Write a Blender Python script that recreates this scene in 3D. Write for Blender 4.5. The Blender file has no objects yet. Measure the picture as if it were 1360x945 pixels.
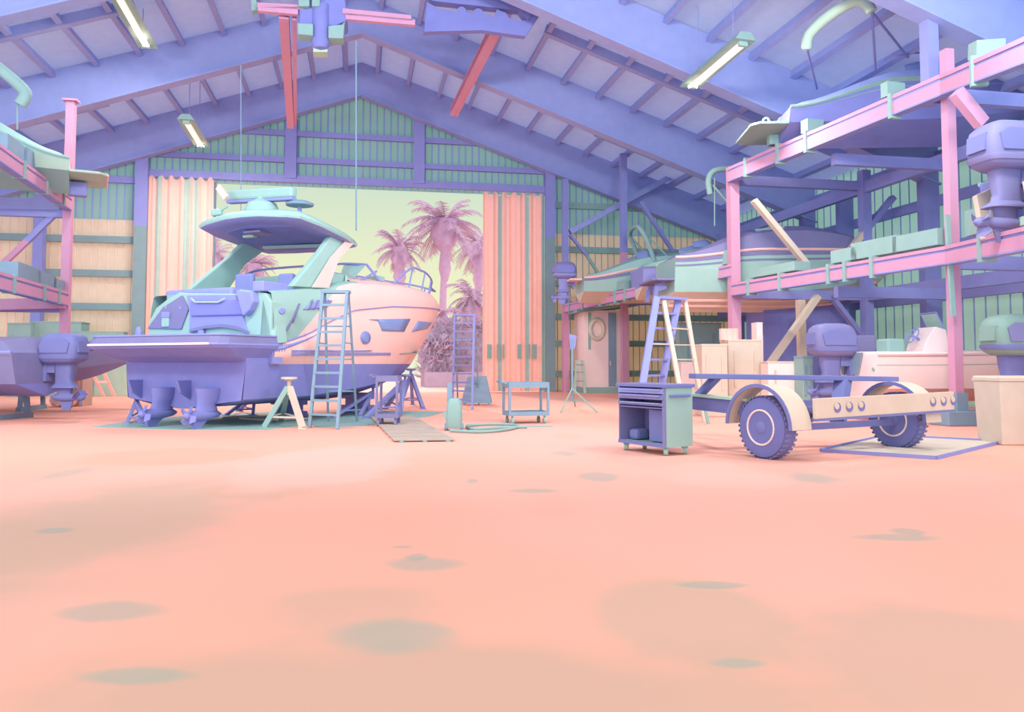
import bpy, bmesh, math, random
from mathutils import Vector as V, Matrix as Mx
from mathutils.bvhtree import BVHTree
R = math.radians
sin, cos, pi = math.sin, math.cos, math.pi
rnd = random.Random(7)
scn = bpy.context.scene
COL = scn.collection
Z = V((0, 0, 1))

# ------------------------------------------------------------------ camera and measuring
F, H, TH, PYC = 1058.0, 1.3, R(3), 426.6
def ray(px, py):
    p, q = (px-680)/F, (PYC-py)/F
    return V((p, cos(TH)-q*sin(TH), sin(TH)+q*cos(TH)))
EYE = V((0, 0, H))
def P(px, py, Y):
    d = ray(px, py); return EYE + d*(Y/d.y)
def PZ(px, py, z=0.0):
    d = ray(px, py); return EYE + d*((z-H)/d.z)
def PP(px, py, co, no):
    d = ray(px, py); return EYE + d*((V(co)-EYE).dot(V(no))/d.dot(V(no)))
AL = math.atan(203/1058)
UD, RD = V((-sin(AL), cos(AL), 0)), V((cos(AL), sin(AL), 0))
def B(r, u, z=0.0): return RD*r + UD*u + Z*z
def PU(px, py, u): return PP(px, py, UD*u, UD)
def PR(px, py, r): return PP(px, py, RD*r, RD)
def rc(v): return v.dot(RD)
def uc(v): return v.dot(UD)

cam_d = bpy.data.cameras.new('camera'); cam = bpy.data.objects.new('camera', cam_d); COL.objects.link(cam)
cam.location = EYE; cam.rotation_euler = (R(93), 0, 0)
cam_d.sensor_width = 36; cam_d.lens = F/1360*36; cam_d.shift_y = -(472.5-PYC)/1360
cam_d.clip_end = 600
scn.camera = cam
scn.view_settings.view_transform = 'Standard'; scn.view_settings.look = 'None'
scn.view_settings.gamma = 1; scn.view_settings.use_curve_mapping = False
scn.view_settings.exposure = 0.0
scn.cycles.max_bounces = 8; scn.cycles.diffuse_bounces = 6
scn.cycles.transparent_max_bounces = 8

# ------------------------------------------------------------------ materials
def lin(c): 
    c /= 255.0
    return c/12.92 if c <= .04045 else ((c+.055)/1.055)**2.4
MATS = {}
def mat(name, rgb, rough=.75, spec=.15, noise=.05, scale=3.0, k=1.0, metal=0.0, trans=None, emit=None):
    """procedural material: base colour with a gentle mottled wear; rgb is the sRGB tone of the paint"""
    m = bpy.data.materials.new(name); m.use_nodes = True
    nt = m.node_tree; N = nt.nodes; L = nt.links
    bs = N['Principled BSDF']; out = N['Material Output']
    base = [min(.97, lin(c)*k) for c in rgb]
    tc = N.new('ShaderNodeTexCoord'); no = N.new('ShaderNodeTexNoise')
    no.inputs['Scale'].default_value = scale; no.inputs['Detail'].default_value = 3
    L.new(tc.outputs['Object'], no.inputs['Vector'])
    rp = N.new('ShaderNodeValToRGB')
    e = rp.color_ramp.elements
    e[0].position, e[1].position = .35, .65
    e[0].color = [c*(1-noise) for c in base]+[1]; e[1].color = [min(.98, c*(1+noise)) for c in base]+[1]
    L.new(no.outputs['Fac'], rp.inputs['Fac']); L.new(rp.outputs['Color'], bs.inputs['Base Color'])
    bs.inputs['Roughness'].default_value = rough
    bs.inputs['Specular IOR Level'].default_value = spec
    bs.inputs['Metallic'].default_value = metal
    if emit:
        bs.inputs['Emission Color'].default_value = [lin(c) for c in emit[:3]]+[1]
        bs.inputs['Emission Strength'].default_value = emit[3]
    if trans:                                     # translucent sheet: (r,g,b,mix)
        tr = N.new('ShaderNodeBsdfTranslucent'); tr.inputs['Color'].default_value = [lin(c) for c in trans[:3]]+[1]
        mx = N.new('ShaderNodeMixShader'); mx.inputs[0].default_value = trans[3]
        L.new(bs.outputs[0], mx.inputs[1]); L.new(tr.outputs[0], mx.inputs[2]); L.new(mx.outputs[0], out.inputs[0])
    MATS[name] = m
    return m

# ------------------------------------------------------------------ mesh building
class MB:
    def __init__(s): s.v, s.f, s.mi, s.cur = [], [], [], 0
    def m(s, i): s.cur = i; return s
    def add(s, vs, fs):
        o = len(s.v); s.v += [V(x) for x in vs]
        s.f += [[o+i for i in f] for f in fs]; s.mi += [s.cur]*len(fs)
        return s
    def hexa(s, p):                               # 4 bottom (ccw), 4 top
        return s.add(p, [(3,2,1,0),(4,5,6,7),(0,1,5,4),(1,2,6,5),(2,3,7,6),(3,0,4,7)])
    def box(s, c, d, M=None):
        c = V(c); x, y, z = d[0]/2, d[1]/2, d[2]/2
        p = [V(q) for q in ((-x,-y,-z),(x,-y,-z),(x,y,-z),(-x,y,-z),(-x,-y,z),(x,-y,z),(x,y,z),(-x,y,z))]
        if M is not None: p = [M @ q for q in p]
        return s.hexa([c+q for q in p])
    def beam(s, a, b, w, h, up=Z):
        a, b = V(a), V(b); d = (b-a).normalized(); up = V(up)
        if abs(d.dot(up)) > .98: up = V((0,1,0)) if abs(d.y) < .9 else V((1,0,0))
        x = d.cross(up).normalized()*(w/2); y = x.cross(d).normalized()*(h/2)
        return s.hexa([a-x-y, a+x-y, a+x+y, a-x+y, b-x-y, b+x-y, b+x+y, b-x+y])
    def ibeam(s, a, b, w, h, t=.03, up=Z):
        a, b = V(a), V(b); d = (b-a).normalized()
        x = d.cross(V(up)).normalized(); y = x.cross(d).normalized()
        s.beam(a, b, t*.7, h-2*t, up)
        for k in (-1, 1):
            o = y*(k*(h-t)/2); s.beam(a+o, b+o, w, t, up)
        return s
    def prism(s, pts, ext):
        pts = [V(p) for p in pts]; e = V(ext); n = len(pts)
        return s.add(pts+[p+e for p in pts], [tuple(range(n))[::-1], tuple(range(n, 2*n))]+[(i,(i+1)%n,n+(i+1)%n,n+i) for i in range(n)])
    def loft(s, rings, close=True, cap=True):
        n = len(rings[0]); vs = [p for r in rings for p in r]; fs = []
        for j in range(len(rings)-1):
            for i in range(n if close else n-1):
                a, b = j*n+i, j*n+(i+1)%n
                fs.append((a, b, b+n, a+n))
        if cap and close: fs += [tuple(range(n))[::-1], tuple((len(rings)-1)*n+i for i in range(n))]
        return s.add(vs, fs)
    def tube(s, pts, r, n=8, closed=False):
        pts = [V(p) for p in pts]; k = len(pts); rings = []
        rr = r if isinstance(r, (list, tuple)) else [r]*k
        up = None
        for i, p in enumerate(pts):
            if closed: d = (pts[(i+1) % k]-pts[i-1])
            else: d = (pts[min(i+1, k-1)]-pts[max(i-1, 0)])
            d.normalize()
            if up is None: up = Z if abs(d.z) < .9 else V((1,0,0))
            x = d.cross(up)
            if x.length < 1e-4: x = d.cross(V((1,0.2,0)))
            x.normalize(); up = x.cross(d).normalized()
            rings.append([p+x*(cos(2*pi*j/n)*rr[i])+up*(sin(2*pi*j/n)*rr[i]) for j in range(n)])
        if closed: rings.append(rings[0])
        return s.loft(rings, True, not closed)
    def lathe(s, c, ax, prof, n=24):
        c = V(c); ax = V(ax).normalized()
        x = ax.orthogonal().normalized(); y = ax.cross(x)
        return s.loft([[c+ax*d+x*(cos(2*pi*j/n)*q)+y*(sin(2*pi*j/n)*q) for j in range(n)] for d, q in prof])
    def sphere(s, c, r, n=12, sq=(1,1,1)):
        c = V(c); rings = []
        for i in range(n//2+1):
            t = pi*i/(n//2)
            rings.append([c+V((sq[0]*r*sin(t)*cos(2*pi*j/n), sq[1]*r*sin(t)*sin(2*pi*j/n), -sq[2]*r*cos(t))) for j in range(n)])
        return s.loft(rings, True, False)
    def xf(s, M):
        s.v = [M @ p for p in s.v]; return s
    def build(s, name, mats, parent=None, local=False, smooth=None, bevel=0, solid=0, origin=None):
        if not isinstance(mats, (list, tuple)): mats = [mats]
        vs = s.v
        loc = V((0,0,0))
        if parent is not None:
            if not local:
                I = ROOTM[parent.name].inverted(); vs = [I @ p for p in vs]
        else:
            lo = [min(p[i] for p in vs) for i in range(3)]; hi = [max(p[i] for p in vs) for i in range(3)]
            loc = V(origin) if origin is not None else V(((lo[0]+hi[0])/2, (lo[1]+hi[1])/2, lo[2]))
            vs = [p-loc for p in vs]
        me = bpy.data.meshes.new(name); me.from_pydata([tuple(p) for p in vs], [], s.f)
        for q in mats: me.materials.append(q)
        me.polygons.foreach_set('material_index', s.mi)
        bm = bmesh.new(); bm.from_mesh(me)
        bmesh.ops.remove_doubles(bm, verts=bm.verts, dist=1e-5)
        bmesh.ops.recalc_face_normals(bm, faces=bm.faces)
        bm.to_mesh(me); bm.free()
        if smooth is not None:
            me.polygons.foreach_set('use_smooth', [True]*len(me.polygons))
            me.set_sharp_from_angle(angle=R(smooth))
        o = bpy.data.objects.new(name, me); COL.objects.link(o)
        o.location = loc
        if parent is not None:
            o.parent = parent; ROOTM[o.name] = ROOTM[parent.name]
        else: ROOTM[o.name] = Mx.Translation(loc)
        if bevel:
            b = o.modifiers.new('edge', 'BEVEL'); b.width = bevel; b.segments = 2; b.limit_method = 'ANGLE'; b.angle_limit = R(40)
        if solid:
            b = o.modifiers.new('thick', 'SOLIDIFY'); b.thickness = solid; b.offset = 0
        return o
ROOTM = {}
def tag(o, label=None, cat=None, group=None, kind=None):
    if label: o['label'] = label
    if cat: o['category'] = cat
    if group: o['group'] = group
    if kind: o['kind'] = kind
    return o
def thing(name, label, cat, loc=(0,0,0), rz=0, group=None):
    o = bpy.data.objects.new(name, None); COL.objects.link(o); o.empty_display_size = .2
    o.location = V(loc); o.rotation_euler = (0, 0, rz)
    ROOTM[o.name] = Mx.Translation(V(loc)) @ Mx.Rotation(rz, 4, 'Z')
    return tag(o, label, cat, group)
def struct(mb, name, m, label=None, **k):
    o = mb.build(name, m, **k); o['kind'] = 'structure'
    o['label'] = label or name.replace('_', ' ')
    return o
def one(mb, name, m, label, cat, group=None, **k):
    return tag(mb.build(name, m, **k), label, cat, group)
def dup(root, loc, rz=0, label=None, group=None, sc=None):
    r = root.copy(); COL.objects.link(r); r.location = V(loc); r.rotation_euler = (0, 0, rz)
    if sc: r.scale = (sc,)*3
    if label: r['label'] = label
    if group: r['group'] = group
    ROOTM[r.name] = Mx.Translation(V(loc)) @ Mx.Rotation(rz, 4, 'Z')
    def kids(a, b):
        for ch in [c for c in bpy.data.objects if c.parent == a]:
            c = ch.copy(); COL.objects.link(c); c.parent = b; kids(ch, c)
    kids(root, r)
    return r
def bvh(*mbs):
    vs, fs = [], []
    for m in mbs:
        o = len(vs); vs += m.v; fs += [[o+i for i in f] for f in m.f]
    return BVHTree.FromPolygons(vs, fs)
def spline(pts, n=8, closed=False):
    """Catmull-Rom through points"""
    pts = [V(p) for p in pts]; k = len(pts); out = []
    for i in range(k if closed else k-1):
        g = (lambda j: pts[j % k]) if closed else (lambda j: pts[max(0, min(k-1, j))])
        a, b, c, d = g(i-1), g(i), g(i+1), g(i+2)
        for t in [q/n for q in range(n)]:
            out.append(.5*((2*b)+(c-a)*t+(2*a-5*b+4*c-d)*t*t+(3*b-a-3*c+d)*t**3))
    if not closed: out.append(pts[-1])
    return out
def lerp(a, b, t): return a+(b-a)*t
def interp(tab, x):
    if x <= tab[0][0]: return tab[0][1]
    for (x0, y0), (x1, y1) in zip(tab, tab[1:]):
        if x <= x1: return y0+(y1-y0)*(x-x0)/(x1-x0)
    return tab[-1][1]
# ------------------------------------------------------------------ palette
PUR  = mat('purple_steel_paint', (140,144,196), k=1.1, noise=.03)
PURD = mat('deep_purple_paint', (128,132,190), k=1.08, noise=.03)
LAV  = mat('lavender_roof_sheet', (215,228,232), k=1.0, noise=.05, trans=(185,192,225,.55))
LAV2 = mat('lavender_gelcoat', (152,148,192), k=.72, rough=.5, noise=.03)
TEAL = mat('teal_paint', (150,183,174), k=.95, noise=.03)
TEALW= mat('teal_cladding', (160,192,186), k=1.25, noise=.05, scale=.6, trans=(170,205,195,.5))
TEALB= mat('teal_blue_paint', (140,166,182), k=.92, noise=.03)
TEALG= mat('teal_gelcoat', (152,186,174), k=1.1, rough=.45, noise=.02)
GRN  = mat('pale_green_paint', (170,194,172), k=1.15, noise=.03)
BEI  = mat('beige_paint', (206,192,172), k=1.1, noise=.03)
PEA  = mat('peach_paint', (255,198,182), k=1.0, noise=.02)
PEAL = mat('pale_peach_gelcoat', (255,204,190), k=1.0, rough=.45, noise=.015)
PINK = mat('pink_steel_paint', (236,174,202), k=.74, noise=.02)
PEAB = mat('peach_fibreglass', (255,226,216), k=1.0, rough=.5, noise=.015)
PALE = mat('pale_cream', (250,225,212), k=1.0, noise=.02)
MAUV = mat('mauve_leaf', (216,178,206), k=.82, noise=.05)
MAUD = mat('mauve_hedge', (206,184,208), k=.85, noise=.06)
RIB  = mat('cladding_seam', (140,152,200), k=1.25, noise=.03)
GLS  = mat('tinted_glass', (128,146,190), k=1.1, rough=.25, spec=.4, noise=.02)
MPUR = mat('purple_enamel', (130,134,188), k=.86, rough=.55, noise=.02)
MLAV = mat('lavender_enamel', (146,144,190), k=.78, rough=.5, noise=.02)
MTEAL= mat('teal_enamel', (152,184,170), k=.78, rough=.5, noise=.02)
DUCK = mat('duckboard_wood', (204,186,170), k=.82, noise=.05)
RUB  = mat('purple_rubber', (124,127,182), k=.88, rough=.9, noise=.04)

PURR = mat('purple_roof_steel', (156,166,214), k=1.0, noise=.03)
TEAL_LIT = mat('teal_lit_steel', (156,184,184), k=.72, noise=.03)  # teal stands in for light on the lower columns and girts
U = 36.0
FILL_W = 520
def roofz(r): return 14.66-.34*abs(r)
# ------------------------------------------------------------------ floor with its stains
def floor_shading():
    m = bpy.data.materials.new('peach_concrete'); m.use_nodes = True
    N = m.node_tree.nodes; L = m.node_tree.links; bs = N['Principled BSDF']
    bs.inputs['Roughness'].default_value = .8; bs.inputs['Specular IOR Level'].default_value = .1
    geo = N.new('ShaderNodeNewGeometry')
    def noise(sc, det, sy=1.0):
        mp = N.new('ShaderNodeMapping'); mp.inputs['Scale'].default_value = (sc, sc*sy, sc)
        n = N.new('ShaderNodeTexNoise'); n.inputs['Scale'].default_value = 1; n.inputs['Detail'].default_value = det
        L.new(geo.outputs['Position'], mp.inputs[0]); L.new(mp.outputs[0], n.inputs['Vector']); return n.outputs['Fac']
    def ramp(fac, a, b):
        r = N.new('ShaderNodeMapRange'); r.inputs[1].default_value = a; r.inputs[2].default_value = b
        r.interpolation_type = 'SMOOTHSTEP'
        L.new(fac, r.inputs[0]); return r.outputs[0]
    def math_(op, a, b):
        n = N.new('ShaderNodeMath'); n.operation = op
        for i, x in enumerate((a, b)):
            if isinstance(x, (int, float)): n.inputs[i].default_value = x
            else: L.new(x, n.inputs[i])
        return n.outputs[0]
    def mix(col, fac, rgb):
        n = N.new('ShaderNodeMix'); n.data_type = 'RGBA'
        L.new(fac, n.inputs[0])
        if isinstance(col, tuple): n.inputs[6].default_value = col
        else: L.new(col, n.inputs[6])
        n.inputs[7].default_value = rgb; return n.outputs[2]
    def C(*rgb): return tuple(min(.97, lin(c)*q) for c, q in zip(rgb, FK))+(1,)
    col = mix(C(255,192,174), ramp(noise(.16, 2, .7), .42, .56), C(255,198,184))
    col = mix(col, ramp(noise(.33, 1, .6), .58, .66), C(238,192,174))
    wob = noise(1.6, 3)
    sep = N.new('ShaderNodeSeparateXYZ'); L.new(geo.outputs['Position'], sep.inputs[0])
    def patch_or_stain(px0, px1, py0, py1, rgb, fac=1.0, edge=.25, wb=.5, small=False):
        nonlocal col
        a, b = PZ(px0, (py0+py1)/2), PZ(px1, (py0+py1)/2); y0, y1 = PZ(680, py1).y, PZ(680, py0).y
        cx, rx, cy, ry = (a.x+b.x)/2, abs(b.x-a.x)/2, (y0+y1)/2, abs(y1-y0)/2
        dx = math_('DIVIDE', math_('SUBTRACT', sep.outputs[0], cx), rx)
        dy = math_('DIVIDE', math_('SUBTRACT', sep.outputs[1], cy), ry)
        d = math_('ADD', math_('POWER', math_('ABSOLUTE', dx, 0), 1.5), math_('POWER', math_('ABSOLUTE', dy, 0), 1.9)) if small else math_('ADD', math_('MULTIPLY', dx, dx), math_('MULTIPLY', dy, dy))
        d = math_('ADD', d, math_('MULTIPLY', math_('SUBTRACT', wob, .5), wb*2))
        f = math_('MULTIPLY', ramp(d, 1.0+edge*.3, 1.0-edge), fac)
        col = mix(col, f, C(*rgb))
    T = (160,188,178)
    # broad patches, mostly darker towards the camera, then small oily stains
    patch_or_stain(-350, 215, 625, 900, (210,189,171), .8, .9)
    patch_or_stain(120, 520, 700, 830, (240,192,174), .5, .8)
    patch_or_stain(300, 640, 770, 860, (220,188,170), .75, .9)
    patch_or_stain(770, 1080, 765, 895, (206,190,172), .65, .6)
    patch_or_stain(1075, 1700, 790, 1100, (212,188,172), .7, .6)
    patch_or_stain(-200, 1300, 840, 1050, (214,186,168), .9, .9)
    patch_or_stain(95, 345, 594, 620, (226,184,164), .9, .5)
    patch_or_stain(270, 445, 632, 666, (228,186,168), .9, .5)
    patch_or_stain(300, 535, 590, 656, (255,204,192), .8, .5)
    patch_or_stain(880, 1060, 625, 650, (255,204,192), .8, .5)
    for a in ((430,620,818,872),(60,225,795,829),(95,257,884,911),(45,102,700,709),(500,620,738,760),(535,572,734,745),
              (1115,1270,708,719),(1180,1235,700,712),(900,1005,771,782),(940,1022,873,888),(618,636,635,642),(668,750,648,655),
              (60,110,617,640),(1040,1120,626,644),(763,830,626,640),(520,550,724,728),(730,770,598,606)):
        patch_or_stain(*a, T if a[1]-a[0] > 60 else (160,186,178), .55, .7, .6, True)
    L.new(col, bs.inputs['Base Color']); return m
FK = (.92, .81, .73)
FLOOR = floor_shading()
mb = MB()
mb.add([B(-26,1), B(26,1), B(26,36.1), B(-26,36.1), B(-26,1,-.2), B(26,1,-.2), B(26,36.1,-.2), B(-26,36.1,-.2)],
       [(0,1,2,3),(7,6,5,4),(0,4,5,1),(1,5,6,2),(2,6,7,3),(3,7,4,0)])
struct(mb, 'floor', FLOOR, 'peach stained concrete hangar floor', origin=(0,0,0))
mb = MB(); mb.add([B(-60,36.1,-.02), B(60,36.1,-.02), B(60,170,-.02), B(-60,170,-.02), B(-60,36.1,-.3), B(60,36.1,-.3), B(60,170,-.3), B(-60,170,-.3)],
                  [(0,1,2,3),(7,6,5,4),(0,4,5,1),(1,5,6,2),(2,6,7,3),(3,7,4,0)])
struct(mb, 'ground', mat('peach_yard', (255,198,184), k=1.0), 'peach yard outside the open door')

# ------------------------------------------------------------------ back wall, clad in ribbed sheets
rL, rR = rc(PU(188,400,U)), rc(PU(728,400,U))
oL, oR = rc(PU(194,400,U)), rc(PU(723,400,U))
zHead = PU(460,250,U).z
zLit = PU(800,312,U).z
SUN_SHEET = mat('lower_sunlit_sheet', (222,216,198), k=1.1, noise=.03, trans=(235,220,190,.4))  # beige stands in for sunlight on the lower wall cladding
SUN_RIB = mat('lower_sunlit_rib', (238,205,186), k=1.1)
TEALR = mat('teal_side_cladding', (185,212,200), k=1.2, noise=.05, scale=.6, trans=(205,228,212,.6))
def ribbed(r0, r1, zb, zt, m, name, label, step=.31, u=U, rib=.03):
    mb = MB(); n = max(1, round((r1-r0)/step)); top = zt if callable(zt) else (lambda r: zt)
    for i in range(n):
        a, b = r0+(r1-r0)*i/n, r0+(r1-r0)*(i+1)/n
        mb.m(0)
        if a < 0 < b: mb.add([B(a,u,zb),B(b,u,zb),B(b,u,top(b)),B(0,u,top(0)),B(a,u,top(a))], [(0,1,2,3,4)])
        else: mb.add([B(a,u,zb),B(b,u,zb),B(b,u,top(b)),B(a,u,top(a))], [(0,1,2,3)])
        mb.m(1); z1 = top(a)
        mb.add([B(a-rib,u-.005,zb),B(a-rib*.4,u-.03,zb),B(a+rib*.4,u-.03,zb),B(a+rib,u-.005,zb),
                B(a-rib,u-.005,z1),B(a-rib*.4,u-.03,z1),B(a+rib*.4,u-.03,z1),B(a+rib,u-.005,z1)], [(0,1,5,4),(1,2,6,5),(2,3,7,6)])
    mb.m(0)
    mb.add([B(r0,u+.08,zb),B(r1,u+.08,zb),B(r1,u+.08,top(r1)),B(r0,u+.08,top(r0))]+([B(0,u+.08,top(0))] if r0<0<r1 else []),
           [(3,2,1,0) if not r0<0<r1 else (3,4,2,1,0)])
    mb.add([B(r0,u,zb),B(r1,u,zb),B(r1,u+.08,zb),B(r0,u+.08,zb)], [(0,1,2,3)])
    return struct(mb, name, m, label)
zt = lambda r: roofz(r)-.05
ribbed(oL, oR, zHead, zt, [TEALW, RIB], 'wall_back', 'teal ribbed cladding of the gable above the open door')
ribbed(-18, oL, zLit, zt, [TEALW, RIB], 'wall_back_left_upper', 'upper teal ribbed cladding left of the open door')
ribbed(-18, oL, 0, zLit, [SUN_SHEET, SUN_RIB], 'wall_back_left_lower', 'lower ribbed cladding left of the open door, coloured beige as sunlit', rib=.022)
ribbed(oR, 18, zLit, zt, [TEALW, RIB], 'wall_back_right_upper', 'upper teal ribbed cladding right of the open door')
ribbed(oR, 18, 0, zLit, [SUN_SHEET, TEAL], 'wall_back_right_lower', 'lower ribbed cladding right of the open door, coloured beige as sunlit', rib=.022)
# girts and columns of the back wall
def bar(name, a, b, w, h, m=PUR, label=None, up=Z):
    return struct(MB().beam(a, b, w, h, up), name, m, label)
for i, (y0, y1, x0, x1) in enumerate(((168,193,215,640),(203,231,190,728),(230,253,190,728))):
    z = .5*(PU(x0,y0,U).z+PU(x1,y1,U).z); r0, r1 = rc(PU(x0,y0,U)), rc(PU(x1,y1,U))
    bar('wall_girt', B(r0,U-.15,z), B(r1,U-.15,z), .18, .24 if i < 2 else .32, PUR, ['topmost purple girt across the gable','middle purple girt across the gable','purple header girt over the open door'][i])
for px, y0 in ((388,172),(557,160)):
    a = PU(px,y0,U); r = rc(a); bar('wall_stud', B(r,U-.2,zHead+.3), B(r,U-.2,a.z+.4), .5, .25, PUR, 'purple stud of the gable', )
for py in (238,318,363,407):
    z = PU(120,py,U).z; bar('wall_girt', B(-18,U-.15,z), B(rL-.1,U-.15,z), .16, .28, TEAL_LIT if py > 300 else PUR, 'horizontal girt of the back wall left of the door')
for py in (268,318+8,363+8,407+8,450,490):
    z = PU(760,py+6,U).z; bar('wall_girt', B(rR+.1,U-.15,z), B(17.8,U-.15,z), .16, .28, TEAL, 'horizontal girt of the back wall right of the door')
for r_, w_, side in ((rL,.5,'left'),(rR,.45,'right')):
    mb = MB(); mb.m(1).beam(B(r_,U-.3,0), B(r_,U-.3,zLit-.3), w_, .4, UD); mb.m(0).beam(B(r_,U-.3,zLit-.3), B(r_,U-.3,roofz(r_)-1.5), w_, .4, UD)
    struct(mb, 'column', [PUR, TEAL_LIT], 'steel column %s of the open door, purple above and teal below' % side)
rc2 = rc(PU(57,300,U)); bar('column', B(rc2,U-.3,0), B(rc2,U-.3,roofz(rc2)-.3), .4, .3, PUR, 'purple steel column at the far left of the back wall')

# ------------------------------------------------------------------ roof: sheet, purlins, rafter frames
mb = MB()
for sg in (-1, 1):
    for j in range(24):
        for i in range(14):
            r0, r1 = sg*18.2*i/14, sg*18.2*(i+1)/14; u0, u1 = 9+27.1*j/24, 9+27.1*(j+1)/24
            mb.add([B(r0,u0,roofz(r0)),B(r1,u0,roofz(r1)),B(r1,u1,roofz(r1)),B(r0,u1,roofz(r0))], [(0,1,2,3)])
struct(mb, 'ceiling', LAV, 'lavender sheet roof of the hangar', solid=.06)
for sg in (-1, 1):
    for i in range(13):
        r = sg*(.7+1.36*i); z = roofz(r)-.17
        struct(MB().beam(B(r,9.2,z), B(r,35.9,z), .17, .26, B(sg*.34,0,1)), 'roof_purlin', PURR, 'purple roof purlin')
fr = [35.4, 28.9, 22.0, 15.2]
for u in fr:
    mb = MB()
    for sg in (-1, 1):
        d = 1.15 if u < 35 else 1.25
        a0, a1 = B(0,u-.13,roofz(0)-.3), B(sg*17.9,u-.13,roofz(17.9)-.3)
        w0, w1 = UD*.26, None
        pts = [B(0,u-.13,roofz(0)-.06), B(sg*17.9,u-.13,roofz(17.9)-.06), B(sg*17.9,u-.13,roofz(17.9)-.28-d*1.2), B(0,u-.13,roofz(0)-.28-d)]
        mb.prism(pts, UD*.26)
        for k in (1, 0):                                   # flange under the web
            p0, p1 = B(0,u,roofz(0)-.28-d*(1)), B(sg*17.9,u,roofz(17.9)-.28-d*1.2)
        mb.beam(p0, p1, .5, .06, Z)
    struct(mb, 'roof_beam', PURR, 'deep purple rafter frame under the roof')
# extra transverse bracing lines inside the bays near the eaves, and roof struts
for (r0, r1, u) in ((-17.5,-9.5,32.2),(-17.5,-6.8,25.4),(9.8,17.5,32.2),(6.0,17.5,25.4)):
    struct(MB().beam(B(r0,u,roofz(r0)-.2), B(r1,u,roofz(r1)-.2), .25, .3, Z), 'roof_strut', PURR, 'purple cross strut between purlins')
# ------------------------------------------------------------------ right side wall
def ribbed_side(r, u0, u1, zt):
    mb = MB(); n = round((u1-u0)/.45)
    for i in range(n):
        a, b = u0+(u1-u0)*i/n, u0+(u1-u0)*(i+1)/n
        mb.m(0).add([B(r,a,0),B(r,b,0),B(r,b,zt),B(r,a,zt)], [(0,1,2,3)])
        mb.m(1).add([B(r-.005,a-.02,0),B(r-.03,a-.01,0),B(r-.03,a+.01,0),B(r-.005,a+.02,0),B(r-.005,a-.02,zt),B(r-.03,a-.01,zt),B(r-.03,a+.01,zt),B(r-.005,a+.02,zt)], [(0,1,5,4),(1,2,6,5),(2,3,7,6)])
    mb.m(0).add([B(r+.1,u0,0),B(r+.1,u1,0),B(r+.1,u1,zt),B(r+.1,u0,zt),B(r,u0,0),B(r,u0,zt)], [(3,2,1,0),(4,5,3,0)])
    return struct(mb, 'wall_right', [TEALR, RIB], 'teal ribbed side wall on the right')
ribbed_side(18.0, 13, 36, roofz(18)-.05)
for z in (3.4, 4.9, 6.4, 7.8):
    bar('wall_girt', B(17.85,13,z), B(17.85,35.8,z), .16, .32, PUR, 'purple girt of the right side wall')
for u in (35, 28.9, 26.4, 22, 15.2):
    bar('column', B(17.6,u,0), B(17.6,u,roofz(17.6)-1.0), .5, .4, PUR, 'purple steel column of the right side wall')

# ------------------------------------------------------------------ folded door leaves either side of the opening
CUR = mat('peach_door_sheet', (255,222,209), k=1.0, noise=.02, trans=(255,215,198,.4))
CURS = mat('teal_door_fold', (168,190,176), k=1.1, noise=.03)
def door(x0, x1, ytop, stripes, name, label):
    mb = MB(); r0, r1 = rc(PU(x0,400,U)), rc(PU(x1,400,U))
    ztp = .5*(PU(x0,ytop,U).z+PU(x1,ytop+2,U).z); n = 46
    def prof(i):
        t = i/n
        return U-.35+.035*sin(t*n*pi/2)+.05*sin(t*5*pi*2)
    for i in range(n):
        a, b = r0+(r1-r0)*i/n, r0+(r1-r0)*(i+1)/n; ua, ub = prof(i), prof(i+1)
        px = x0+(x1-x0)*(i+.5)/n
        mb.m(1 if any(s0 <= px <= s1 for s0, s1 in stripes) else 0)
        za, zb = ztp+.1*sin(i*.9), ztp+.1*sin((i+1)*.9)
        mb.add([B(a,ua,.03),B(b,ub,.03),B(b,ub,zb),B(a,ua,za)], [(0,1,2,3)])
    o = struct(mb, name, [CUR, CURS], label, solid=.03)
    return o, r0, r1, ztp
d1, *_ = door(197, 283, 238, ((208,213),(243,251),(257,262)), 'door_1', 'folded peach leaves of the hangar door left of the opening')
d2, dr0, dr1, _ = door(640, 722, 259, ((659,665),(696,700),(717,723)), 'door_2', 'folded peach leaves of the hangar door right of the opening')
for px, w in ((650,6),(662,4),(669,2),(690,5),(703,2),(710,6)):
    a, b = PU(px-w/2,457,U-.62), PU(px+w/2,476,U-.62)
    mb = MB(); mb.box((a+b)/2, ((b-a).x, .04, abs((b-a).z)), Mx.Rotation(AL,3,'Z'))
    mb.build('door_pull', TEAL, d2)['kind'] = 'structure'
# jamb of the opening
bar('door_jamb', B(rc(PU(284,300,U)),U-.1,0), B(rc(PU(284,300,U)),U-.1,zHead), .14, .2, TEALB, 'blue jamb at the left edge of the opening')

# ------------------------------------------------------------------ sky, sun, lamps
w = bpy.data.worlds.new('evening_sky'); scn.world = w; w.use_nodes = True
N = w.node_tree.nodes; L = w.node_tree.links
bg = N['Background']
tc = N.new('ShaderNodeTexCoord'); sx = N.new('ShaderNodeSeparateXYZ'); L.new(tc.outputs['Generated'], sx.inputs[0])
def ramp_(stops):
    r = N.new('ShaderNodeValToRGB'); e = r.color_ramp.elements
    while len(e) < len(stops): e.new(.5)
    for q, (p, c) in zip(e, stops): q.position = p; q.color = c
    return r
def S(*rgb, k=1.0): return tuple(lin(c)*k for c in rgb)+(1,)
west = ramp_([(0, S(243,243,198)), (.10, S(240,243,200)), (.16, S(226,236,204)), (.235, S(202,226,206)), (.5, S(190,205,235))])
L.new(sx.outputs[2], west.inputs['Fac'])
hz = N.new('ShaderNodeMapRange'); L.new(sx.outputs[2], hz.inputs[0]); hz.inputs[1].default_value = -1; hz.inputs[2].default_value = 1
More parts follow.
